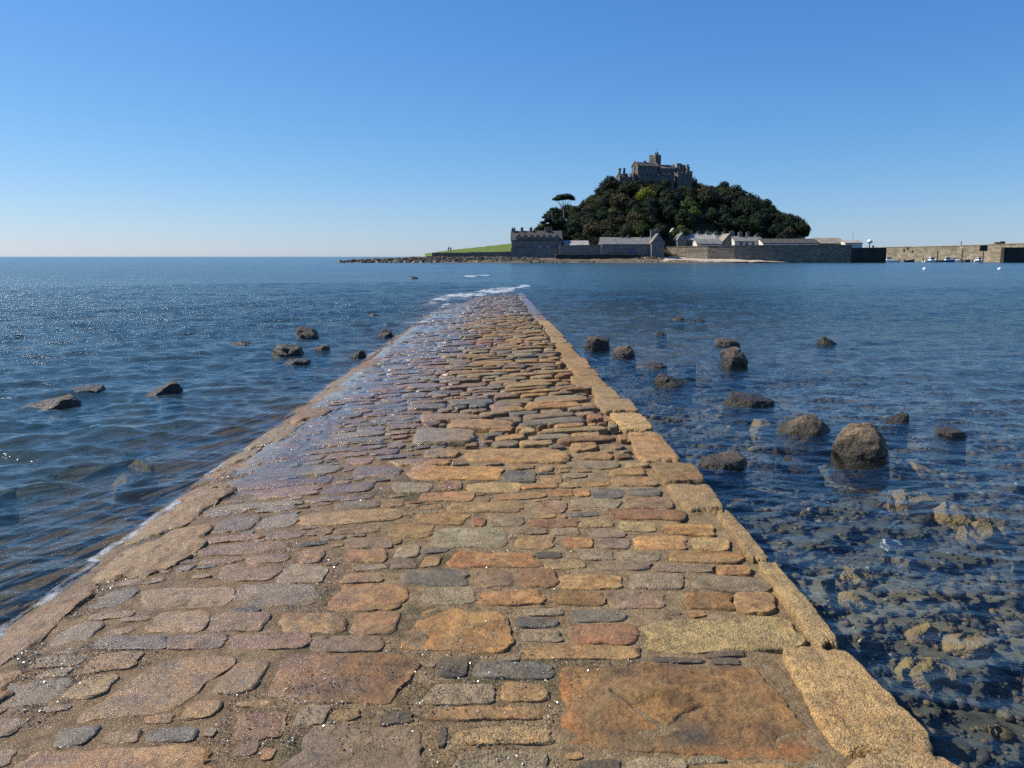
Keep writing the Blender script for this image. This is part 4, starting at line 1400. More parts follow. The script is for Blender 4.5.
# ------------------------------------------------------------------ walls and houses of the village
def run_wall(name, label, pts, mat, thick=1.2, zbot=-1.0, cap=None, cat='wall'):
    """wall along plan points (x, y, ztop)"""
    root = thing(name, label, cat, (pts[0][0], pts[0][1], 0))
    mb = MB()
    o = np.array([pts[0][0], pts[0][1], 0.0])
    P = [np.array(p) - o for p in pts]
    nrm = []
    for i in range(len(P)):
        d = (P[min(i + 1, len(P) - 1)] - P[max(i - 1, 0)])[:2]
        d = d / np.linalg.norm(d)
        nrm.append(np.array([-d[1], d[0], 0]))
    vs, fs = [], []
    for p, n_ in zip(P, nrm):
        f, b = p, p + n_ * thick
        f0 = p - n_ * 0.25
        vs += [(f0[0], f0[1], zbot), (f[0], f[1], p[2]), (b[0], b[1], p[2]), (b[0], b[1], zbot)]
    for i in range(len(P) - 1):
        a = 4 * i
        for k in range(4):
            k2 = (k + 1) % 4
            fs.append((a + k, a + 4 + k, a + 4 + k2, a + k2))
    fs += [(0, 1, 2, 3), tuple(4 * (len(P) - 1) + k for k in (3, 2, 1, 0))]
    mb.add(vs, fs)
    mb.build('masonry', mat, root)
    if cap:
        cb = MB()
        for i in range(len(P) - 1):
            a, b = P[i], P[i + 1]
            na, nb = nrm[i], nrm[i + 1]
            q = [a - na * .12, b - nb * .12, b + nb * (thick + .12), a + na * (thick + .12)]
            cb.add([(v[0], v[1], v[2] + 0.003) for v in q] + [(v[0], v[1], v[2] + 0.25) for v in q],
                   [(3, 2, 1, 0), (4, 5, 6, 7), (0, 1, 5, 4), (1, 2, 6, 5), (2, 3, 7, 6), (3, 0, 4, 7)])
        cb.build('coping', cap, root)
    return root


def gp(px, py, Y):
    return tuple(at(px, py, Y))


def house(name, label, px0, px1, yb, ye, yr, Y, depth, wall='wall_house', roof='roof_grey', gable_front=False, chim=(), wins=(), door=None, cat='house', rz=0.0, over=0.25, group=None,
          dormers=(), arches=()):
    """front wall on the plane Y between two columns of the photo; yb, ye, yr: heights of base, eaves, ridge"""
    a, b = at(px0, yb, Y), at(px1, yb, Y)
    W = b[0] - a[0]
    base = min(a[2], b[2])
    c = 0.5 * (px0 + px1)
    he = at(c, ye, Y)[2] - base
    yr_plane = Y + (0 if gable_front else depth / 2)
    hr = max(he + 0.4, at(c, yr, yr_plane)[2] - base)
    root = thing(name, label, cat, ((a[0] + b[0]) / 2, Y + depth / 2, base), group, rz)
    hw, hd = W / 2, depth / 2
    mb = MB()
    if gable_front:
        pts = [(-hw, -hd, -1.5), (hw, -hd, -1.5), (hw, -hd, he), (0, -hd, hr - 0.12), (-hw, -hd, he)]
        mb.prism(pts, (0, 0, 0), (0, depth, 0))
    else:
        pts = [(-hw, -hd, -1.5), (-hw, -hd, he), (-hw, 0, hr - 0.12), (-hw, hd, he), (-hw, hd, -1.5)]
        mb.prism(pts, (0, 0, 0), (W, 0, 0))
    mb.build('wall', M[wall], root)
    rb = MB()
    th = 0.22
    if gable_front:
        sl = (hr - he) / hw
        for s in (-1, 1):
            e = (s * (hw + over), he - sl * over)
            rb.prism([(e[0], 0, e[1]), (0, 0, hr), (0, 0, hr + th), (e[0], 0, e[1] + th)], (0, -hd - 0.12, 0), (0, hd + 0.12, 0))
    else:
        sl = (hr - he) / hd
        for s in (-1, 1):
            e = (s * (hd + over), he - sl * over)
            rb.prism([(0, e[0], e[1]), (0, 0, hr), (0, 0, hr + th), (0, e[0], e[1] + th)], (-hw - 0.15, 0, 0), (hw + 0.15, 0, 0))
    ro = rb.build('roof', M[roof], root)
    for (cpx, cyt, cw) in chim:
        yy = Y + depth / 2
        q = at(cpx, cyt, yy)
        lx = q[0] - root.location.x
        topz = q[2] - base
        cb = MB()
        cb.box((lx, 0, (topz + he) / 2 - 0.15), (cw, cw * 0.8, topz - he + 0.3))
        cb.box((lx, 0, topz - 0.12), (cw + 0.22, cw * 0.8 + 0.22, 0.24))
        ch = cb.build('chimney', M['wall_house'], root)
        for s in (-1, 1):
            pb = MB()
            pb.tube([(lx + s * cw * 0.22, 0, topz), (lx + s * cw * 0.22, 0, topz + 0.45)], [0.16, 0.13], 8)
            pb.build('chimney_pot', M['roof_red'], ch)
    for (wpx, wpy, ww, wh) in wins:
        q = at(wpx, wpy, Y)
        lx, lz = q[0] - root.location.x, q[2] - base
        fb = MB()
        for s in (-1, 1):
            fb.box((lx + s * (ww / 2 + 0.05), -hd - 0.03, lz), (0.1, 0.1, wh + 0.2))
            fb.box((lx, -hd - 0.032, lz + s * (wh / 2 + 0.05)), (ww + 0.001, 0.1, 0.1))
        fb.box((lx, -hd - 0.02, lz), (0.06, 0.06, wh))
        wo_ = fb.build('window', M['frame'], root)
        gb = MB()
        gb.box((lx, -hd - 0.004, lz), (ww, 0.03, wh))
        gb.build('pane', M['glass'], wo_)
    if door:
        q = at(door[0], yb, Y)
        lx = q[0] - root.location.x
        db = MB()
        db.box((lx, -hd - 0.03, 1.05), (1.1, 0.08, 2.1))
        db.build('door', M['bluepaint'], root)
    for (dpx, dyb, dyt, dw) in dormers:
        q, q2 = at(dpx, dyb, Y), at(dpx, dyt, Y)
        lx, z0, z1 = q[0] - root.location.x, q[2] - base, q2[2] - base
        db = MB()
        ze = z0 + (z1 - z0) * 0.5
        db.prism([(lx - dw / 2, 0, z0), (lx + dw / 2, 0, z0), (lx + dw / 2, 0, ze), (lx, 0, z1), (lx - dw / 2, 0, ze)], (0, -hd - 0.12, 0), (0, -hd + 2.6, 0))
        do = db.build('dormer', M['wall_house'], root)
        rb2 = MB()
        for s in (-1, 1):
            ex_ = (lx + s * (dw / 2 + .15), ze - 0.15)
            rb2.prism([(ex_[0], 0, ex_[1]), (lx, 0, z1), (lx, 0, z1 + .18), (ex_[0], 0, ex_[1] + .18)], (0, -hd - 0.3, 0), (0, -hd + 2.7, 0))
        rb2.build('dormer_roof', M[roof], do)
        gb = MB()
        gb.box((lx, -hd - 0.14, z0 + (ze - z0) * 0.55), (dw * 0.55, 0.05, (ze - z0) * 0.9))
        gb.build('pane', M['glass'], do)
    for (dpx, dyb, dyt, dw, mt) in arches:
        q, q2 = at(dpx, dyb, Y), at(dpx, dyt, Y)
        lx, z0, z1 = q[0] - root.location.x, q[2] - base, q2[2] - base
        db = MB()
        pts = [(lx - dw / 2, 0, z0), (lx + dw / 2, 0, z0)]
        for k in range(0, 9):
            t_ = PI * k / 8
            pts.append((lx + dw / 2 * math.cos(t_), 0, z1 - dw / 2 + dw / 2 * math.sin(t_)))
        db.prism(pts, (0, -hd - 0.06, 0), (0, -hd + 0.02, 0))
        db.build('door', M[mt], root)
    return root


house('terraced_house', 'long dark stone terrace with gabled dormers, left end of the village', 511.5, 562, 249, 240.2, 231.5, 262, 9, roof='roof_dark', over=0.3,
      chim=((513.5, 228.5, 1.3), (522, 228.3, 0.9), (531, 228.3, 0.9), (547, 228, 1.4)),
      dormers=tuple((x, 241.5, 234.5, 2.0) for x in (519, 525.6, 531.7, 537.7, 543.8, 550, 556.8)),
      arches=((524.5, 249, 245.6, 1.5, 'glass'), (532.3, 249, 245.6, 1.5, 'glass'), (540.2, 249, 245.6, 1.4, 'frame'), (547.5, 249, 245.6, 1.4, 'frame'), (517, 249, 245.4, 1.4, 'glass'), (555, 249, 245.4, 1.4, 'glass')),
      wins=((520.5, 243.4, 0.9, 1.0), (528.5, 243.4, 0.9, 1.0), (536.3, 243.4, 0.9, 1.0), (544, 243.4, 0.9, 1.0), (551.5, 243.4, 0.9, 1.0)))
run_wall('sea_wall', 'grey stone terrace wall under the long dark terrace', [gp(511, 248.6, 258.5), gp(559.5, 248.6, 258.5)], M['wall_house'], 3.0, -0.5, M['wall_house'])
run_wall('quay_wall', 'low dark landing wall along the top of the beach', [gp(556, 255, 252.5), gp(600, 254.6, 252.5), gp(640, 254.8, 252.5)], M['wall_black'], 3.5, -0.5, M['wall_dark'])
run_wall('yard_wall', 'plain grey yard wall between the terrace and the long barn', [gp(559.8, 246.2, 257), gp(587, 245.6, 257), gp(601, 245.2, 257)], M['wall_house'], 0.7, 0.0, M['wall_dark'])
run_wall('field_wall', 'low rubble wall at the foot of the green slope', [gp(432, 252.6, 260), gp(470, 252.6, 259), gp(511, 251.5, 259)], M['wall_dark'], 0.8, 0.0)
house('boathouse', 'low shed with a pale roof behind the grey yard wall', 564, 589, 250, 246, 241.2, 262, 8, roof='roof_pale', cat='shed')
house('barn', 'long stone barn with a grey slate roof beside the gabled house', 601.7, 653, 254.2, 244.3, 238, 256, 9, over=0.3, cat='barn',
      wins=((612, 249.3, 0.9, 1.0), (622, 249.3, 0.9, 1.0), (644, 249.3, 0.9, 1.0)), chim=((622, 236.6, 0.7), (628, 236.2, 0.6), (641, 237, 0.5)), door=(632, 0))
house('gabled_house', 'tall narrow grey house with its gable to the sea beside the long barn', 651.5, 664, 254.5, 242.5, 234, 253.5, 11, gable_front=True, wall='wall_house', roof='roof_grey',
      wins=((657.5, 240.5, 1.0, 1.3), (655, 247, 0.9, 1.2), (660.5, 247, 0.9, 1.2)), chim=((652.5, 230, 1.3), (657.3, 229.3, 1.1)))
run_wall('harbour_wall', 'long curved stone harbour wall, sunlit at its beach end and dark towards the harbour mouth',
         [gp(663.5, 247.5, 273), gp(685, 247.0, 262), gp(708, 246.4, 254.3), gp(735, 246.0, 250.2), gp(770, 245.8, 248), gp(810, 245.6, 247.5), gp(851.8, 245.5, 247.5)], M['wall_dark'], 3.0, -1.5, M['wall_dark'])
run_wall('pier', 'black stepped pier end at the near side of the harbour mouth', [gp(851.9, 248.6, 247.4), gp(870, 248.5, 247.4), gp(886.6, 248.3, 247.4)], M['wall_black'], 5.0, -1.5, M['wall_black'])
house('gatehouse', 'small pavilion with a pale pointed roof among the dark trees', 668.5, 678.5, 245, 234.5, 228.5, 277, 4, wall='wall_house', roof='roof_pale', gable_front=True, cat='pavilion', wins=((673, 239, 0.8, 1.2),))
house('cottage', 'narrow cottage with a steep gable and chimney at the left end of the cottages', 677.5, 686.5, 247.5, 239.5, 233.2, 268, 7, wall='wall_house', gable_front=True, roof='roof_grey',
      chim=((682, 231, 1.0),), wins=((682, 241, 0.8, 1.1),))
house('cottage', 'cottage with the brightest pale roof and a tall end chimney', 686.5, 703, 247.5, 240.3, 234, 271, 8, roof='roof_pale', chim=((691, 231.5, 1.2), (698.6, 232, 1.0)), wins=((691, 243.5, 0.8, 1.0), (697, 243.5, 0.8, 1.0)))
house('cottage', 'pale-roofed cottage second in the row, partly behind a grey gable', 703, 716, 247.5, 240, 234.6, 271, 8, roof='roof_pale', chim=((707.4, 232, 1.1), (715.8, 232, 1.1)), wins=((708, 243, 0.8, 1.0), (713, 243, 0.8, 1.0)))
house('cottage', 'grey cottage in the middle of the row with twin chimneys', 716, 728.5, 247.5, 240.5, 235, 271, 8, roof='roof_grey', chim=((724, 232, 1.1),), wins=((720, 243.5, 0.8, 1.0), (725, 243.5, 0.8, 1.0)))
house('cottage', 'low cottage with a small white gable peeping over the harbour wall', 697, 722, 247, 244, 239.5, 261, 7, roof='roof_grey', wall='wall_pale')
house('cottage', 'brown-roofed cottage with a broad chimney right of the middle', 723, 736, 247, 241, 234, 263, 8, roof='roof_tan', gable_front=True, chim=((732, 231.7, 1.4),), wins=((729, 241, 0.8, 1.0),))
house('cottage', 'white-fronted cottage with a long grey roof behind the harbour wall', 734.5, 763, 247, 241.5, 236.8, 259, 8, roof='roof_grey', wall='wall_pale',
      chim=((740.2, 232.5, 1.2), (748, 232.8, 1.1), (757, 235, 1.1)), wins=((741, 244, 0.8, 1.0), (747, 244, 0.8, 1.0), (753, 244, 0.8, 1.0), (759, 244, 0.8, 1.0)))
house('net_loft', 'long low store with dark roof and white end wall above the harbour', 763, 819, 247, 243.5, 239.3, 254, 8, roof='roof_dark', wall='wall_pale', cat='store', over=0.1)
house('boat_store', 'tan-roofed store at the right end of the village', 818, 844, 247, 243.6, 238.5, 254.5, 8, roof='roof_tan', wall='wall_dark', cat='store', wins=((823, 245, .7, .6), (829, 245, .7, .6), (835, 245, .7, .6)))
house('harbour_hut', 'white hut with a shallow roof on the pier', 845, 862, 249, 243.2, 240.8, 251, 5, roof='roof_pale', wall='wall_pale', cat='hut')

# pier furniture
t = thing('beacon', 'white domed beacon on a short dark post at the pier end', 'beacon', gp(869.3, 248.2, 250))
bl_ = MB()
bl_.tube([(0, 0, 0), (0, 0, 1.7)], 0.16, 8)
bl_.box((0, 0, 1.72), (1.5, 0.8, 0.16))
bl_.build('post', M['blackpaint'], t)
dm = MB()
dm.tube([(0, 0, 1.8), (0, 0, 2.1), (0, 0, 2.5), (0, 0, 2.75), (0, 0, 2.85)], [0.75, 0.85, 0.7, 0.4, 0.08], 14)
dm.build('dome', M['white'], t, True)
t = thing('bollard', 'dark mooring bollard beside the white domed beacon', 'bollard', gp(873, 248.2, 250))
bl_ = MB()
bl_.tube([(0, 0, 0), (0, 0, .55), (0, 0, .6), (0, 0, .8), (0, 0, .85)], [0.3, 0.22, 0.38, 0.36, 0.2], 12)
bl_.build('post', M['blackpaint'], t, True)
t = thing('flagpole', 'thin bare pole behind the white pier hut', 'pole', gp(852.3, 248, 256))
bl_ = MB()
bl_.tube([(0, 0, -0.5), (0, 0, 5.6)], [0.09, 0.05], 8)
bl_.build('shaft', M['steel'], t)

# far breakwater
BWY = lambda px: float(np.interp(px, [840, 886, 945, 1005, 1100], [370, 335, 302, 275, 243]))
run_wall('breakwater', 'long sunlit tan breakwater across the back of the harbour', [gp(x, y_, BWY(x)) for x, y_ in ((840, 248.4), (886, 247.6), (940, 246.6), (985, 245.2), (1005, 244.3), (1100, 241.5))],
         M['wall_pier'], 6.0, -1.5, M['wall_pier'])
run_wall('ledge', 'lower stone ledge along the foot of the tan breakwater', [gp(x, y_, BWY(x) - 5) for x, y_ in ((860, 254), (886, 253.6), (940, 253.2), (985, 252.8), (1005, 252.6), (1100, 252))], M['wall_pier'], 2.0, -1.5, None, 'wall')
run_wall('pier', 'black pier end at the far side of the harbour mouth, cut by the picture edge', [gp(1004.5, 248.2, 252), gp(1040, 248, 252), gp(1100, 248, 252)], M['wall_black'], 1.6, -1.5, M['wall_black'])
for (px, yt, lab) in ((937.3, 251, 'timber mooring post against the breakwater between two white boats'), (962, 249.8, 'tall timber mooring post near the middle of the breakwater')):
    t = thing('mooring_post', lab, 'post', (*gp(px, 257, 268)[:2], 0), 'mooring posts along the breakwater')
    q = at(px, yt, 268)
    mb = MB()
    mb.tube([(0, 0, -1.5), (0, 0, q[2])], [0.24, 0.2], 8)
    mb.build('pile', M['timber'], t)
    mb = MB()
    mb.tube([(0, 0, q[2]), (0, 0, q[2] + 0.15)], [0.26, 0.1], 8)
    mb.build('post_cap', M['blackpaint'], t)
t = thing('notice_board', 'dark board on a tall post in front of the breakwater', 'board', (*gp(983, 257, 266)[:2], 0))
q0, q1 = at(978.5, 251, 266), at(986.5, 245.5, 266)
mb = MB()
mb.tube([(0, 0, -1.5), (0, 0, q1[2] - 0.2)], [0.25, 0.2], 8)
mb.build('post', M['timber'], t)
mb = MB()
mb.box((-0.3, -0.3, (q0[2] + q1[2]) / 2), (q1[0] - q0[0], 0.25, q1[2] - q0[2]))
mb.build('board', M['blackpaint'], t)
for (px, lab, w, h, m_) in ((997, 'tan crate with a dark lid on the breakwater top', 1.7, 1.0, 'timber'), (1002.3, 'dark crate next to a tan one on the breakwater top', 1.3, 1.3, 'blackpaint')):
    q = at(px, 245.0, BWY(px) + 2)
    t = thing('crate', lab, 'crate', (q[0], BWY(px) + 2, q[2] - 0.1))
    mb = MB()
    mb.box((0, 0, h / 2), (w, 0.9, h))
    mb.build('body', M[m_], t)
    mb = MB()
    mb.box((0, 0, h + 0.06), (w + 0.1, 1.0, 0.1))
    mb.build('lid', M['blackpaint'], t)
for (px, py, lab) in ((905, 250.5, 'dark opening box low on the breakwater, left of two'), (908.5, 248.6, 'dark box at the breakwater top, right of two'), (913.5, 251.6, 'smallest dark box on the breakwater ledge')):
    q = at(px, py, BWY(px) - 0.4)
    t = thing('locker', lab, 'locker', (q[0], BWY(px) - 0.4, q[2] - 0.4))
    mb = MB()
    mb.box((0, 0, 0.45), (1.1, 0.8, 0.9))
    mb.build('body', M['blackpaint'], t)
    mb = MB()
    mb.prism([(-0.6, -0.45, 0.9), (0.6, -0.45, 0.9), (0.6, 0.45, 1.05), (-0.6, 0.45, 1.05)], (0, 0, 0), (0, 0, 0.08))
    mb.build('lid', M['timber'], t)


# people
def person(name, label, loc, scale=1.0, rz=0.0):
    t = thing(name, label, 'person', loc, None, rz)
    me = bpy.data.meshes.new('body')
    J = [((0, 0, .95), .15), ((0, 0, 1.2), .15), ((0, 0, 1.42), .13), ((0, 0, 1.53), .06), ((0, -.02, 1.63), .1), ((0, -.01, 1.72), .085),
         ((.2, 0, 1.42), .065), ((.26, 0, 1.15), .05), ((.27, -.06, .9), .04), ((-.2, 0, 1.42), .065), ((-.26, 0, 1.15), .05), ((-.27, -.06, .9), .04),
         ((.1, 0, .88), .1), ((.11, -.02, .48), .07), ((.11, 0, .08), .05), ((.11, -.16, .04), .04), ((-.1, 0, .88), .1), ((-.11, .03, .48), .07), ((-.11, .08, .08), .05), ((-.11, -.08, .04), .04)]
    E = [(0, 1), (1, 2), (2, 3), (3, 4), (4, 5), (2, 6), (6, 7), (7, 8), (2, 9), (9, 10), (10, 11), (0, 12), (12, 13), (13, 14), (14, 15), (0, 16), (16, 17), (17, 18), (18, 19)]
    me.from_pydata([j[0] for j in J], E, [])
    o = bpy.data.objects.new('body', me)
    COL.objects.link(o)
    o.parent = t
    o.modifiers.new('skin', 'SKIN')
    for v, j in zip(me.skin_vertices[0].data if me.skin_vertices else [], J):
        v.radius = (j[1], j[1])
    if not me.skin_vertices:
        bm = bmesh.new()
        bm.from_mesh(me)
        lay = bm.verts.layers.skin.verify()
        for v, j in zip(bm.verts, J):
            v[lay].radius = (j[1], j[1])
            v[lay].use_root = v.index == 0
        bm.to_mesh(me)
        bm.free()
    s = o.modifiers.new('sub', 'SUBSURF')
    s.levels = s.render_levels = 1
    me.materials.append(M['cloth'])
    hb = MB()
    hb.tube([(0, 0, 1.66), (0, 0, 1.74), (0, .01, 1.8), (0, .01, 1.83)], [.115, .12, .09, .02], 10)
    hb.build('hair', M['timber'], t, True)
    fb = MB()
    fb.tube([(0, -.10, 1.56), (0, -.125, 1.62), (0, -.11, 1.68)], [.04, .065, .05], 8)
    fb.build('face', M['skin'], t, True)
    t.scale = (scale,) * 3
    return t


q = at(961, 245.6, BWY(961) + 2)
person('person', 'lone walker in dark clothes on top of the breakwater', (q[0], BWY(961) + 2, q[2]), 1.0, 0.6)
q = at(448.5, 251.6, 262)
person('person', 'person in dark clothes at the left end of the green slope, left of two', (q[0], 262, q[2] - 0.15), 1.0, 0.3)
q = at(450.7, 251.4, 262)
person('person', 'person in dark clothes at the left end of the green slope, right of two', (q[0], 262, q[2] - 0.15), 0.97, -0.5)


# boats
def boat(label, px, Y, L, hull, rz, cabin=True, mast=False):
    p = at(px, 257, Y)
    t = thing('boat', label, 'boat', (p[0], Y, 0), 'boats moored in the harbour', rz)
    L *= 1.2
    t.scale = (1, 1, 1.25)
    W = L * 0.36
    secs = [(-0.5, 0.78, 0.55), (-0.2, 1.0, 0.55), (0.15, 0.95, 0.6), (0.36, 0.6, 0.72), (0.5, 0.05, 0.9)]
    vs, fs = [], []
    for (sx_, w_, h_) in secs:
        x = sx_ * L
        hw = w_ * W / 2
        vs += [(x, -hw, h_), (x, -hw * 0.86, 0.1), (x, 0, -0.3), (x, hw * 0.86, 0.1), (x, hw, h_), (x, hw * 0.8, h_ - 0.04), (x, 0, h_ - 0.12), (x, -hw * 0.8, h_ - 0.04)]
    for i in range(len(secs) - 1):
        for k in range(8):
            k2 = (k + 1) % 8
            fs.append((8 * i + k, 8 * i + 8 + k, 8 * i + 8 + k2, 8 * i + k2))
    fs += [tuple(range(8)), tuple(8 * (len(secs) - 1) + k for k in range(7, -1, -1))]
    mb = MB()
    mb.add(vs, fs)
    mb.build('hull', M[hull], t)
    if cabin:
        cb = MB()
        cb.box((L * 0.08, 0, 0.95), (L * 0.3, W * 0.6, 0.95), 0, 0.86)
        c = cb.build('cabin', M['white'], t)
        wb = MB()
        wb.box((L * 0.08, 0, 1.12), (L * 0.3 * 0.96, W * 0.6 * 0.97, 0.3))
        wb.build('window', M['glass'], c)
    else:
        cb = MB()
        for s in (-0.22, 0.1):
            cb.box((s * L, 0, 0.5), (0.28, W * 0.8, 0.06))
        cb.build('thwart', M['timber'], t)
    ob = MB()
    ob.box((-0.53 * L, 0, 0.6), (0.3, 0.3, 0.55), 0, 0.8)
    ob.box((-0.54 * L, 0, 0.05), (0.12, 0.12, 0.7))
    ob.build('outboard_motor', M['blackpaint'], t)
    if mast:
        mb = MB()
        mb.tube([(L * 0.1, 0, 1.3), (L * 0.1, 0, 3.2)], [0.05, 0.03], 6)
        mb.build('mast', M['steel'], t)
    return t


boat('white cabin boat moored right behind the near black pier end', 890.5, 268, 4.6, 'white', 2.9, True, True)
boat('small low dark rowing boat, second from the near pier end', 910, 272, 3.4, 'blackpaint', 0.2, False)
boat('white cabin boat in the middle of the harbour left of a timber post', 930.5, 268, 4.8, 'white', 0.25)
boat('dark blue boat with a white cabin just right of a timber post', 946.5, 270, 4.8, 'bluepaint', -0.15)
boat('white cabin boat with a mast beside the tall timber post', 957, 273, 4.4, 'white', 2.6, True, True)
boat('small black dinghy between the two right-hand white boats', 966, 272, 3.2, 'blackpaint', 0.1, False)
boat('white cabin boat under the dark board on its post', 977.8, 268, 4.8, 'white', 0.5)
for px, lab in ((924.5, 'white buoy afloat off the middle boats'), (999.5, 'white buoy afloat off the far black pier end')):
    p = onz(px, 269.5)
    t = thing('buoy', lab, 'buoy', (p[0], p[1], 0), 'white mooring buoys')
    mb = MB()
    mb.tube([(0, 0, -0.22), (0, 0, -0.1), (0, 0, 0.08), (0, 0, 0.24), (0, 0, 0.31)], [0.1, 0.24, 0.29, 0.2, 0.05], 14)
    mb.build('float', M['buoy'], t, True)
    mb = MB()
    mb.tube([(0, 0, .3), (-.06, 0, .38), (0, 0, .45), (.06, 0, .38), (0, 0, .3)], 0.015, 6)
    mb.build('ring', M['steel'], t)

# ------------------------------------------------------------------ castle on the summit
CY = 322.0
cbase = at(655, 186, CY)
castle = thing('castle', 'stone castle with a square tower and many chimneys on top of the wooded mount', 'castle', (cbase[0], CY, cbase[2]))
MPX = (at(656, 186, CY) - cbase)[0]


def cx(px):
    return (px - 655) * MPX


def cz(py, dy=0.0):
    return at(655, py, CY + dy)[2] - cbase[2]


def crenel(mb, x, y, z, w, d, rz, step=0.9, h=0.55):
    cs, sn = math.cos(rz), math.sin(rz)
    for (ax, ay, L, horiz) in ((0, -d / 2 + .2, w, 1), (0, d / 2 - .2, w, 1), (-w / 2 + .2, 0, d, 0), (w / 2 - .2, 0, d, 0)):
        n_ = max(2, int(L / step))
        for i in range(n_):
            s = (i + .5) / n_ * L - L / 2
            if abs(s) > L / 2 - 0.5 and not horiz:
                continue
            lx, ly = (s, ay) if horiz else (ax, s)
            if not (i % 2 == 0 or i == n_ - 1):
                continue
            mb.box((x + lx * cs - ly * sn, y + lx * sn + ly * cs, z + h / 2), (L / n_, 0.4, h) if horiz else (0.4, L / n_, h), rz)


def cblock(name, px0, px1, yt, y, d, rz=0.0, zb=-6.0, battle=True, mat='castle', wins=()):
    x0, x1 = cx(px0), cx(px1)
    w = x1 - x0
    zt = cz(yt, y)
    mb = MB()
    X = (x0 + x1) / 2
    mb.box((X, y, (zt + zb) / 2), (w, d, zt - zb), rz)
    o = mb.build(name, M[mat], castle)
    if battle:
        cb = MB()
        crenel(cb, X, y, zt, w, d, rz)
        cb.build('battlement', M[mat], o)
    cs, sn = math.cos(rz), math.sin(rz)
    for (f, u_, wz_, ww, wh) in wins:
        lx, ly = (u_ * w, -d / 2 - 0.02) if f == 'f' else (-w / 2 - 0.02, u_ * d)
        wb = MB()
        wb.box((X + lx * cs - ly * sn, y + lx * sn + ly * cs, cz(wz_, y)), (ww, 0.12, wh) if f == 'f' else (0.12, ww, wh), rz)
        wb.build('window', M['glass'], o)
    return o


def cgable(name, px0, px1, ye, yr, y, d, rz=0.0, roof='roof_dark', zb=-6.0, wins=()):
    x0, x1 = cx(px0), cx(px1)
    W = x1 - x0
    he, hr = cz(ye, y), cz(yr, y)
    X = (x0 + x1) / 2
    R = Matrix.Translation((X, y, 0)) @ Matrix.Rotation(rz, 4, 'Z')
    T_ = lambda pts: [tuple(R @ Vector(p)) for p in pts]
    mb = MB()
    prof = [(-W / 2, -d / 2, zb), (-W / 2, -d / 2, he), (-W / 2, 0, hr - .1), (-W / 2, d / 2, he), (-W / 2, d / 2, zb)]
    off = R.to_3x3() @ Vector((W, 0, 0))
    mb.prism(T_(prof), (0, 0, 0), tuple(off))
    # gable parapets
    for s in (-1, 1):
        pp = [(s * W / 2 - .2, -d / 2 - .1, he - .2), (s * W / 2 - .2, 0, hr + .1), (s * W / 2 - .2, d / 2 + .1, he - .2), (s * W / 2 - .2, d / 2 + .1, he + .4), (s * W / 2 - .2, 0, hr + .65), (s * W / 2 - .2, -d / 2 - .1, he + .4)]
        mb.prism(T_(pp), (0, 0, 0), tuple(R.to_3x3() @ Vector((.45, 0, 0))))
    o = mb.build(name, M['castle'], castle)
    rb = MB()
    for s in (-1, 1):
        rb.prism(T_([(-W / 2 + .3, s * (d / 2 + .15), he - .1), (-W / 2 + .3, 0, hr), (-W / 2 + .3, 0, hr + .2), (-W / 2 + .3, s * (d / 2 + .15), he + .1)]), (0, 0, 0), tuple(R.to_3x3() @ Vector((W - .6, 0, 0))))
    rb.build('roof', M[roof], o)
    for (f, u_, wz_, ww, wh) in wins:
        wb = MB()
        lx, ly = (u_ * W, -d / 2 - .03) if f == 'f' else (-W / 2 - 0.03, u_ * d)
        c = R @ Vector((lx, ly, 0))
        wb.box((c.x, c.y, cz(wz_, y)), (ww, .12, wh) if f == 'f' else (.12, ww, wh), rz)
        wb.build('window', M['glass'], o)
    return o


def cchim(px, yt, yb, y, w=0.7, mat='castle'):
    mb = MB()
    z0, z1 = cz(yb, y), cz(yt, y)
    mb.box((cx(px), y, (z0 + z1) / 2), (w, w, z1 - z0), 0.3)
    mb.box((cx(px), y, z1 - .3), (w + .25, w + .25, .22), 0.3)
    o = mb.build('chimney', M[mat], castle)
    return o


TW = 0.62
cblock('tower', 652.3, 660.2, 156.5, 4, 3.6, TW, wins=(('f', -0.1, 160.5, .5, 1.1), ('f', 0.15, 165, .5, 1.0), ('l', 0, 160.5, .5, 1.1), ('l', 0, 164.5, .5, 1.0)))
cblock('stair_turret', 655.8, 658.2, 154.0, 2.6, 1.2, TW, zb=6)
mb = MB()
mb.tube([(cx(657.4), 3, cz(154, 3)), (cx(657.4), 3, cz(148, 3))], [.09, .05], 6)
fl = mb.build('flagpole', M['steel'], castle)
mb = MB()
mb.box((cx(657.7), 3, cz(149.3, 3)), (.3, .06, .3))
mb.build('flag', M['cloth'], fl)
cgable('great_hall', 632.8, 655, 167, 162.8, -1, 5.5, 0.30, 'roof_dark', wins=(('l', 0.0, 169, 1.0, 2.4), ('f', -.3, 172, .6, 1.3), ('f', -.1, 172, .6, 1.3), ('f', .1, 172, .6, 1.3), ('f', .3, 172, .6, 1.3), ('f', -.2, 177, .5, .9), ('f', .2, 177, .5, .9)))
cgable('church', 645.5, 655.5, 168.5, 163.6, 4.5, 6, 0.25, 'roof_red')
cgable('nave', 657.5, 674, 169.2, 165.3, 2.5, 6, 0.12, 'roof_red', wins=(('f', -.35, 172, .55, 1.4), ('f', -.1, 172, .55, 1.4), ('f', .15, 172, .55, 1.4), ('f', .4, 172, .55, 1.4)))
cblock('west_terrace', 629.3, 636, 174.5, -3, 3.2, 0.35, wins=(('f', 0, 177, .4, .7),))
cblock('terrace_wall', 636, 657, 176.2, -4.6, 1.6, 0.05, wins=(('f', -.3, 178.5, .4, .7), ('f', .0, 178.5, .4, .7), ('f', .3, 178.5, .4, .7)))
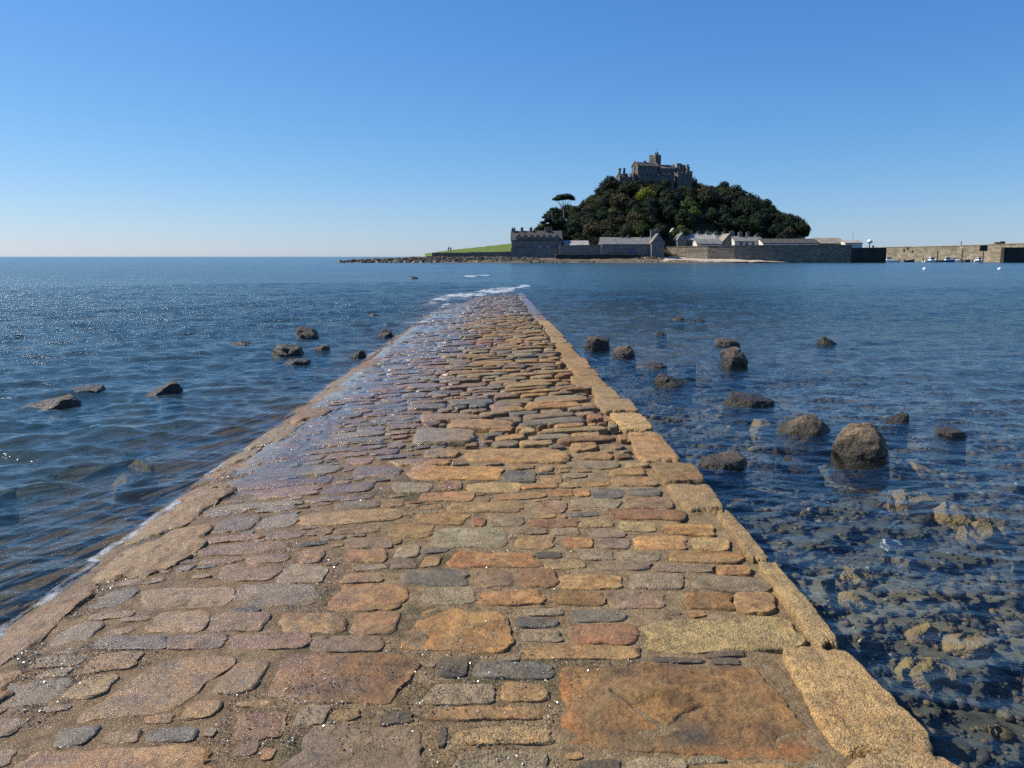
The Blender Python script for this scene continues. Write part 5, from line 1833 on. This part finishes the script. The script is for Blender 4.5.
cblock('forecourt', 656, 671, 174.6, -4.2, 2.2, 0.0, wins=(('f', -.3, 177.5, .45, .8), ('f', .0, 177.5, .45, .8), ('f', .3, 177.5, .45, .8)))
cblock('south_east_wing', 672.0, 688.5, 174.0, -2.0, 4.6, 0.38, wins=(('l', .1, 177, .6, .9), ('f', -.25, 177, .45, .8), ('f', .0, 177, .45, .8), ('f', .25, 177, .45, .8)))
cblock('corner_tower', 684.5, 690.2, 172.6, -1.0, 2.6, 0.2, wins=(('f', 0, 176.5, .45, .9),))
cblock('inner_block', 674.5, 685.5, 169.4, 2.2, 4.0, 0.3, wins=(('f', -.2, 172, .45, .9), ('f', .2, 172, .45, .9)))
mb = MB()
mb.tube([(cx(682.8), 1.5, cz(176, 1.5)), (cx(682.8), 1.5, cz(166.6, 1.5)), (cx(682.8), 1.5, cz(165, 1.5)), (cx(682.8), 1.5, cz(164.4, 1.5))], [1.35, 1.3, .95, .2], 12)
mb.build('round_turret', M['castle'], castle, False)
for a in ((677.6, 163.2, 172, 0.5, .85), (680.3, 163.4, 172, 1.0, .6), (686.6, 164.4, 174, -.5, .7), (687.9, 166.8, 174, -.5, .55), (673.4, 165.4, 172, 1.5, .6), (670.2, 165.8, 170, 2.0, .5), (643.7, 160.8, 168, -1, .75), (634.3, 163, 166, -1.5, .35)):
    cchim(*a)
cgable('lodge', 616.8, 625.2, 177.3, 174.6, -3, 3.4, 0.2, 'roof_dark')
cchim(618.2, 168.3, 180, -3, .75)
cchim(622.6, 168.2, 182, -3, .75)
cblock('curtain_wall', 622, 632, 178.4, -3.5, 1.2, 0.1)


# ------------------------------------------------------------------ trees
def crown_mesh(lobes, n, leaf, seed, up=0.0, name='crown'):
    """leaf sprays spread through the volume of several lobes"""
    r = np.random.default_rng(seed)
    lob = np.array(lobes, float)
    wgt = (lob[:, 3] ** 2)
    pick = r.choice(len(lob), n, p=wgt / wgt.sum())
    d = r.normal(size=(n, 3))
    d /= np.linalg.norm(d, axis=1)[:, None]
    rad = lob[pick, 3] * r.uniform(0.55, 1.08, n) * (1 + 0.22 * vn(d[:, 0] * 2.6 + pick * 5, d[:, 1] * 2.6, d[:, 2] * 2.6, seed))
    sq = lob[pick, 4] if lob.shape[1] > 4 else np.full(n, 0.8)
    c = lob[pick, :3] + d * rad[:, None] * np.stack([np.ones(n), np.ones(n), sq], 1)
    nrm = d + r.normal(0, 0.42, (n, 3))
    nrm[:, 2] += up
    nrm /= np.linalg.norm(nrm, axis=1)[:, None]
    t = np.cross(nrm, r.normal(size=(n, 3)))
    t /= np.linalg.norm(t, axis=1)[:, None]
    b = np.cross(nrm, t)
    s = leaf * r.uniform(0.55, 1.3, n)[:, None]
    t, b = t * s, b * s * 0.7
    V = np.stack([c - t, c - b + nrm * s * .15, c + t, c + b - nrm * s * .1], 1).reshape(-1, 3)
    Q = np.arange(4 * n).reshape(-1, 4)
    lv = np.repeat(r.random(n), 4)
    me = mesh_np(name, V, Q, None, None, None, False, {'leaf': lv})
    data = me.data
    bpy.data.objects.remove(me)
    return data


def trunk_mesh(h, r0, lobes, seed, fork=0.4):
    mb = MB()
    rnd = random.Random(seed)
    top = Vector((rnd.uniform(-.2, .2), rnd.uniform(-.2, .2), h * fork))
    mb.tube([(0, 0, -1.0), (0, 0, 0), tuple(top * 0.6 + Vector((.05, 0, 0))), tuple(top)], [r0 * 1.3, r0, r0 * .85, r0 * .7], 7)
    for L in lobes:
        e = Vector(L[:3])
        m = top.lerp(e, 0.5) + Vector((rnd.uniform(-.2, .2), rnd.uniform(-.2, .2), -.15))
        mb.tube([tuple(top * 0.97), tuple(m), tuple(e)], [r0 * .55, r0 * .35, r0 * .12], 5)
    o = mb.build('trunk', None)
    d = o.data
    bpy.data.objects.remove(o)
    return d


def lobes_round(seed, n, R, hz, sq):
    r = random.Random(seed)
    out = []
    for i in range(n):
        a = 2 * PI * i / n + r.uniform(-.4, .4)
        q = R * r.uniform(.35, .65)
        out.append((q * math.cos(a), q * math.sin(a), hz + r.uniform(-.9, 1.0), R * r.uniform(.4, .62), sq))
    out.append((0, 0, hz + R * .45, R * .55, sq))
    return out


PROTO = {}


def proto(key, lobes, n, leaf, leafmat, barkmat, h, r0, seed, up=0.0, fork=0.4):
    c = crown_mesh(lobes, n, leaf, seed, up)
    c.materials.append(M[leafmat])
    t_ = trunk_mesh(h, r0, lobes, seed, fork)
    t_.materials.append(M[barkmat])
    PROTO.setdefault(key, []).append((c, t_))


for i in range(3):
    L = lobes_round(40 + i, 7, 3.6, 4.3, .8)
    proto('dark', L, 2600, .3, 'leaf_dark', 'bark', 5, .3, 60 + i, .2)
    proto('mid', lobes_round(50 + i, 6, 3.4, 4.0, .85), 2300, .3, 'leaf_mid', 'bark', 5, .28, 70 + i)
    proto('olive', lobes_round(30 + i, 6, 3.2, 3.8, .8), 2300, .29, 'leaf_olive', 'bark', 5, .25, 80 + i)
    proto('brown', lobes_round(20 + i, 7, 3.3, 4.0, .85), 2000, .27, 'leaf_brown', 'bark_pale', 5, .25, 90 + i)
proto('lime', lobes_round(11, 7, 3.4, 4.0, .8), 2400, .3, 'leaf_lime', 'bark', 5, .28, 101)
proto('green', lobes_round(12, 7, 3.4, 4.0, .8), 2400, .3, 'leaf_green', 'bark', 5, .28, 102)
# wind-shaped conifer: stacked flat tiers
tier = [(random.uniform(-.4, .4) + (1.0 if k % 2 else -1.0) * (1.6 - k * .2), random.uniform(-1, 1), 2.2 + k * 1.15, 1.9 - k * .2, .38) for k in range(6)]
proto('conifer', tier, 1300, .38, 'leaf_dark', 'bark', 8.5, .28, 111, .8, .75)
# umbrella pine: long bare forked stem under a flat cap
cap = [(-2.6, 0, 7.0, 1.9, .42), (-1.0, .9, 7.9, 2.0, .4), (.9, -.6, 8.1, 2.1, .4), (2.6, .3, 7.5, 1.9, .42), (0.2, 1.3, 7.4, 1.8, .4), (3.6, -.2, 6.9, 1.2, .4), (-3.5, .3, 6.7, 1.2, .4)]
proto('pine', cap, 1700, .36, 'leaf_dark', 'bark_pale', 7, .3, 121, .8, .42)

TNAME = {'dark': 'evergreen_tree', 'mid': 'broadleaf_tree', 'olive': 'olive_green_tree', 'brown': 'bare_tree', 'lime': 'spring_tree', 'green': 'broadleaf_tree', 'conifer': 'conifer_tree', 'pine': 'pine_tree'}
TDESC = {'dark': 'dark evergreen tree', 'mid': 'deep green leafy tree', 'olive': 'dull olive-green tree', 'brown': 'brownish tree just coming into leaf', 'lime': 'yellow-green tree', 'green': 'bright green tree',
         'conifer': 'layered dark conifer', 'pine': 'flat-topped pine'}
ntree = 0


def tree(key, x, y, z, s, label, group=None, rz=None, sz=None):
    global ntree
    ntree += 1
    c, t_ = PROTO[key][ntree % len(PROTO[key])]
    root = thing(TNAME[key], label, 'tree', (x, y, z), group, random.uniform(0, 6.28) if rz is None else rz)
    root.scale = (s, s, s if sz is None else sz)
    for nm, d in (('crown', c), ('trunk', t_)):
        o = bpy.data.objects.new(nm, d)
        COL.objects.link(o)
        o.parent = root
    return root


def spot_y(px, py, lift=3.5):
    """where on the hill a tree whose crown centre shows at this place must stand"""
    best = None
    for Y in np.arange(264, 332, 1.0):
        p = at(px, py, Y)
        e = abs(float(hill(p[0], Y)) + lift - p[2])
        if best is None or e < best[0]:
            best = (e, Y, p)
    return best


SPECIAL = [
    ('lime', 645, 199, 1.25, 'yellow-green tree in fresh leaf at the middle of the slope below the castle'),
    ('lime', 650, 193, 0.9, 'smaller yellow-green tree just above the brightest one below the castle'),
    ('green', 688, 208, 1.15, 'bright green tree on the slope right below the castle'),
    ('green', 641, 230, 1.0, 'bright green tree low down behind the barn'),
    ('green', 694, 215, 1.0, 'mid-green tree lower on the slope under the bright green one'),
    ('olive', 640, 185.5, 0.8, 'grey-green scrub tree right under the castle hall'),
    ('olive', 651, 186, 0.8, 'grey-green scrub tree under the castle tower'),
    ('olive', 664, 185.5, 0.85, 'pale olive tree under the castle forecourt'),
    ('olive', 594, 199, 1.0, 'olive tree on the left skyline below the castle lodge'),
    ('dark', 611, 189, 1.35, 'largest dark evergreen, a dome standing left of the castle lodge'),
    ('dark', 604, 196, 1.25, 'dark evergreen dome just below the largest one on the left skyline'),
    ('brown', 622, 205, 1.3, 'rounded brown tree left of the yellow-green tree'),
    ('olive', 616, 212, 1.0, 'pale olive tree below the rounded brown tree'),
    ('brown', 592, 233, 1.2, 'broad brown tree behind the shed with the pale roof'),
    ('green', 681, 233, 0.9, 'green tree behind the pavilion with the pale pointed roof'),
    ('brown', 787, 236, 1.0, 'brown tree on the right foot of the mount above the dark-roofed store'),
    ('dark', 724, 191, 1.1, 'dark tree that makes the bump on the right skyline'),
]
for key, px, py, s, lab in SPECIAL:
    e, Y, p = spot_y(px, py, 3.5 * s)
    tree(key, p[0], Y, float(hill(p[0], Y)) - 0.2, s, lab, 'trees on the wooded mount')
p = at(564, 208.5, 312)
tree('pine', p[0], 312, p[2] - 3.3, 1.02, 'tall flat-topped pine standing clear on the left skyline', rz=0.2)
p = at(544.5, 230, 285)
tree('conifer', p[0], 285, p[2] - 1.0, 0.82, 'layered dark conifer at the far left above the stone terrace', rz=0.6)
p = at(552, 226, 287)
tree('conifer', p[0], 287, p[2] - 1.0, 0.9, 'second layered conifer, merging into the wood right of the first', rz=2.2)

cl, cr = at(614, 182, CY)[0], at(693, 182, CY)[0]
taken = [(o.location.x, o.location.y) for o in COL.objects if o.get('category') == 'tree']
labels = {}
Yv = 268.0
while Yv < 336:
    X = at(530, 240, Yv)[0]
    Xe = at(822, 240, Yv)[0]
    while X < Xe:
        x = X + random.uniform(-1.6, 1.6)
        yv = Yv + random.uniform(-1.8, 1.8)
        X += 5.6
        hz = float(hill(x, yv))
        R = float(np.interp(x, _sx, _sz))
        if R < 3.0 or hz < 2.2:
            continue
        if cl - 1 < x < cr + 1 and yv > CY - 7:
            continue
        if min(math.hypot(x - a, yv - b) for a, b in taken) < 3.4:
            continue
        n_ = float(fbm(x * .06, yv * .06, 0, 2, 19)) + random.uniform(-.35, .35)
        pp = at(655, 200, yv)
        pxl = 512 + F * (np.dot(np.array([x, yv, hz - H + 3]), RGT) / np.dot(np.array([x, yv, hz - H + 3]), FWD))
        if pxl > 804:
            continue
        if 663 < pxl < 772 and yv < 279.5:
            continue
        if pxl > 735:
            n_ -= 0.35
        key = 'dark' if n_ < 0.08 else ('mid' if n_ < 0.24 else ('olive' if n_ < 0.36 else 'brown'))
        s = random.uniform(0.8, 1.25)
        if hz < 6:
            s *= 0.85
        if pxl > 770:
            s *= 0.8
        if cl < x < cr and yv > CY - 16:
            s *= 0.5
        zone = 'left shoulder' if pxl < 605 else ('slope under the castle' if pxl < 690 else ('right shoulder' if pxl < 750 else 'right foot'))
        tier_ = 'high on the' if hz > 21 else ('half way up the' if hz > 11 else 'low on the')
        lab = f'{TDESC[key]} {tier_} {zone} of the mount'
        if zone.startswith('slope'):
            lab = f'{TDESC[key]} {tier_} wooded slope under the castle'
        tree(key, x, yv, hz - 0.3, s, lab, f'{TDESC[key]}s {tier_} {zone}')
        taken.append((x, yv))
    Yv += 5.6
print('trees', ntree, 'stones', sid)
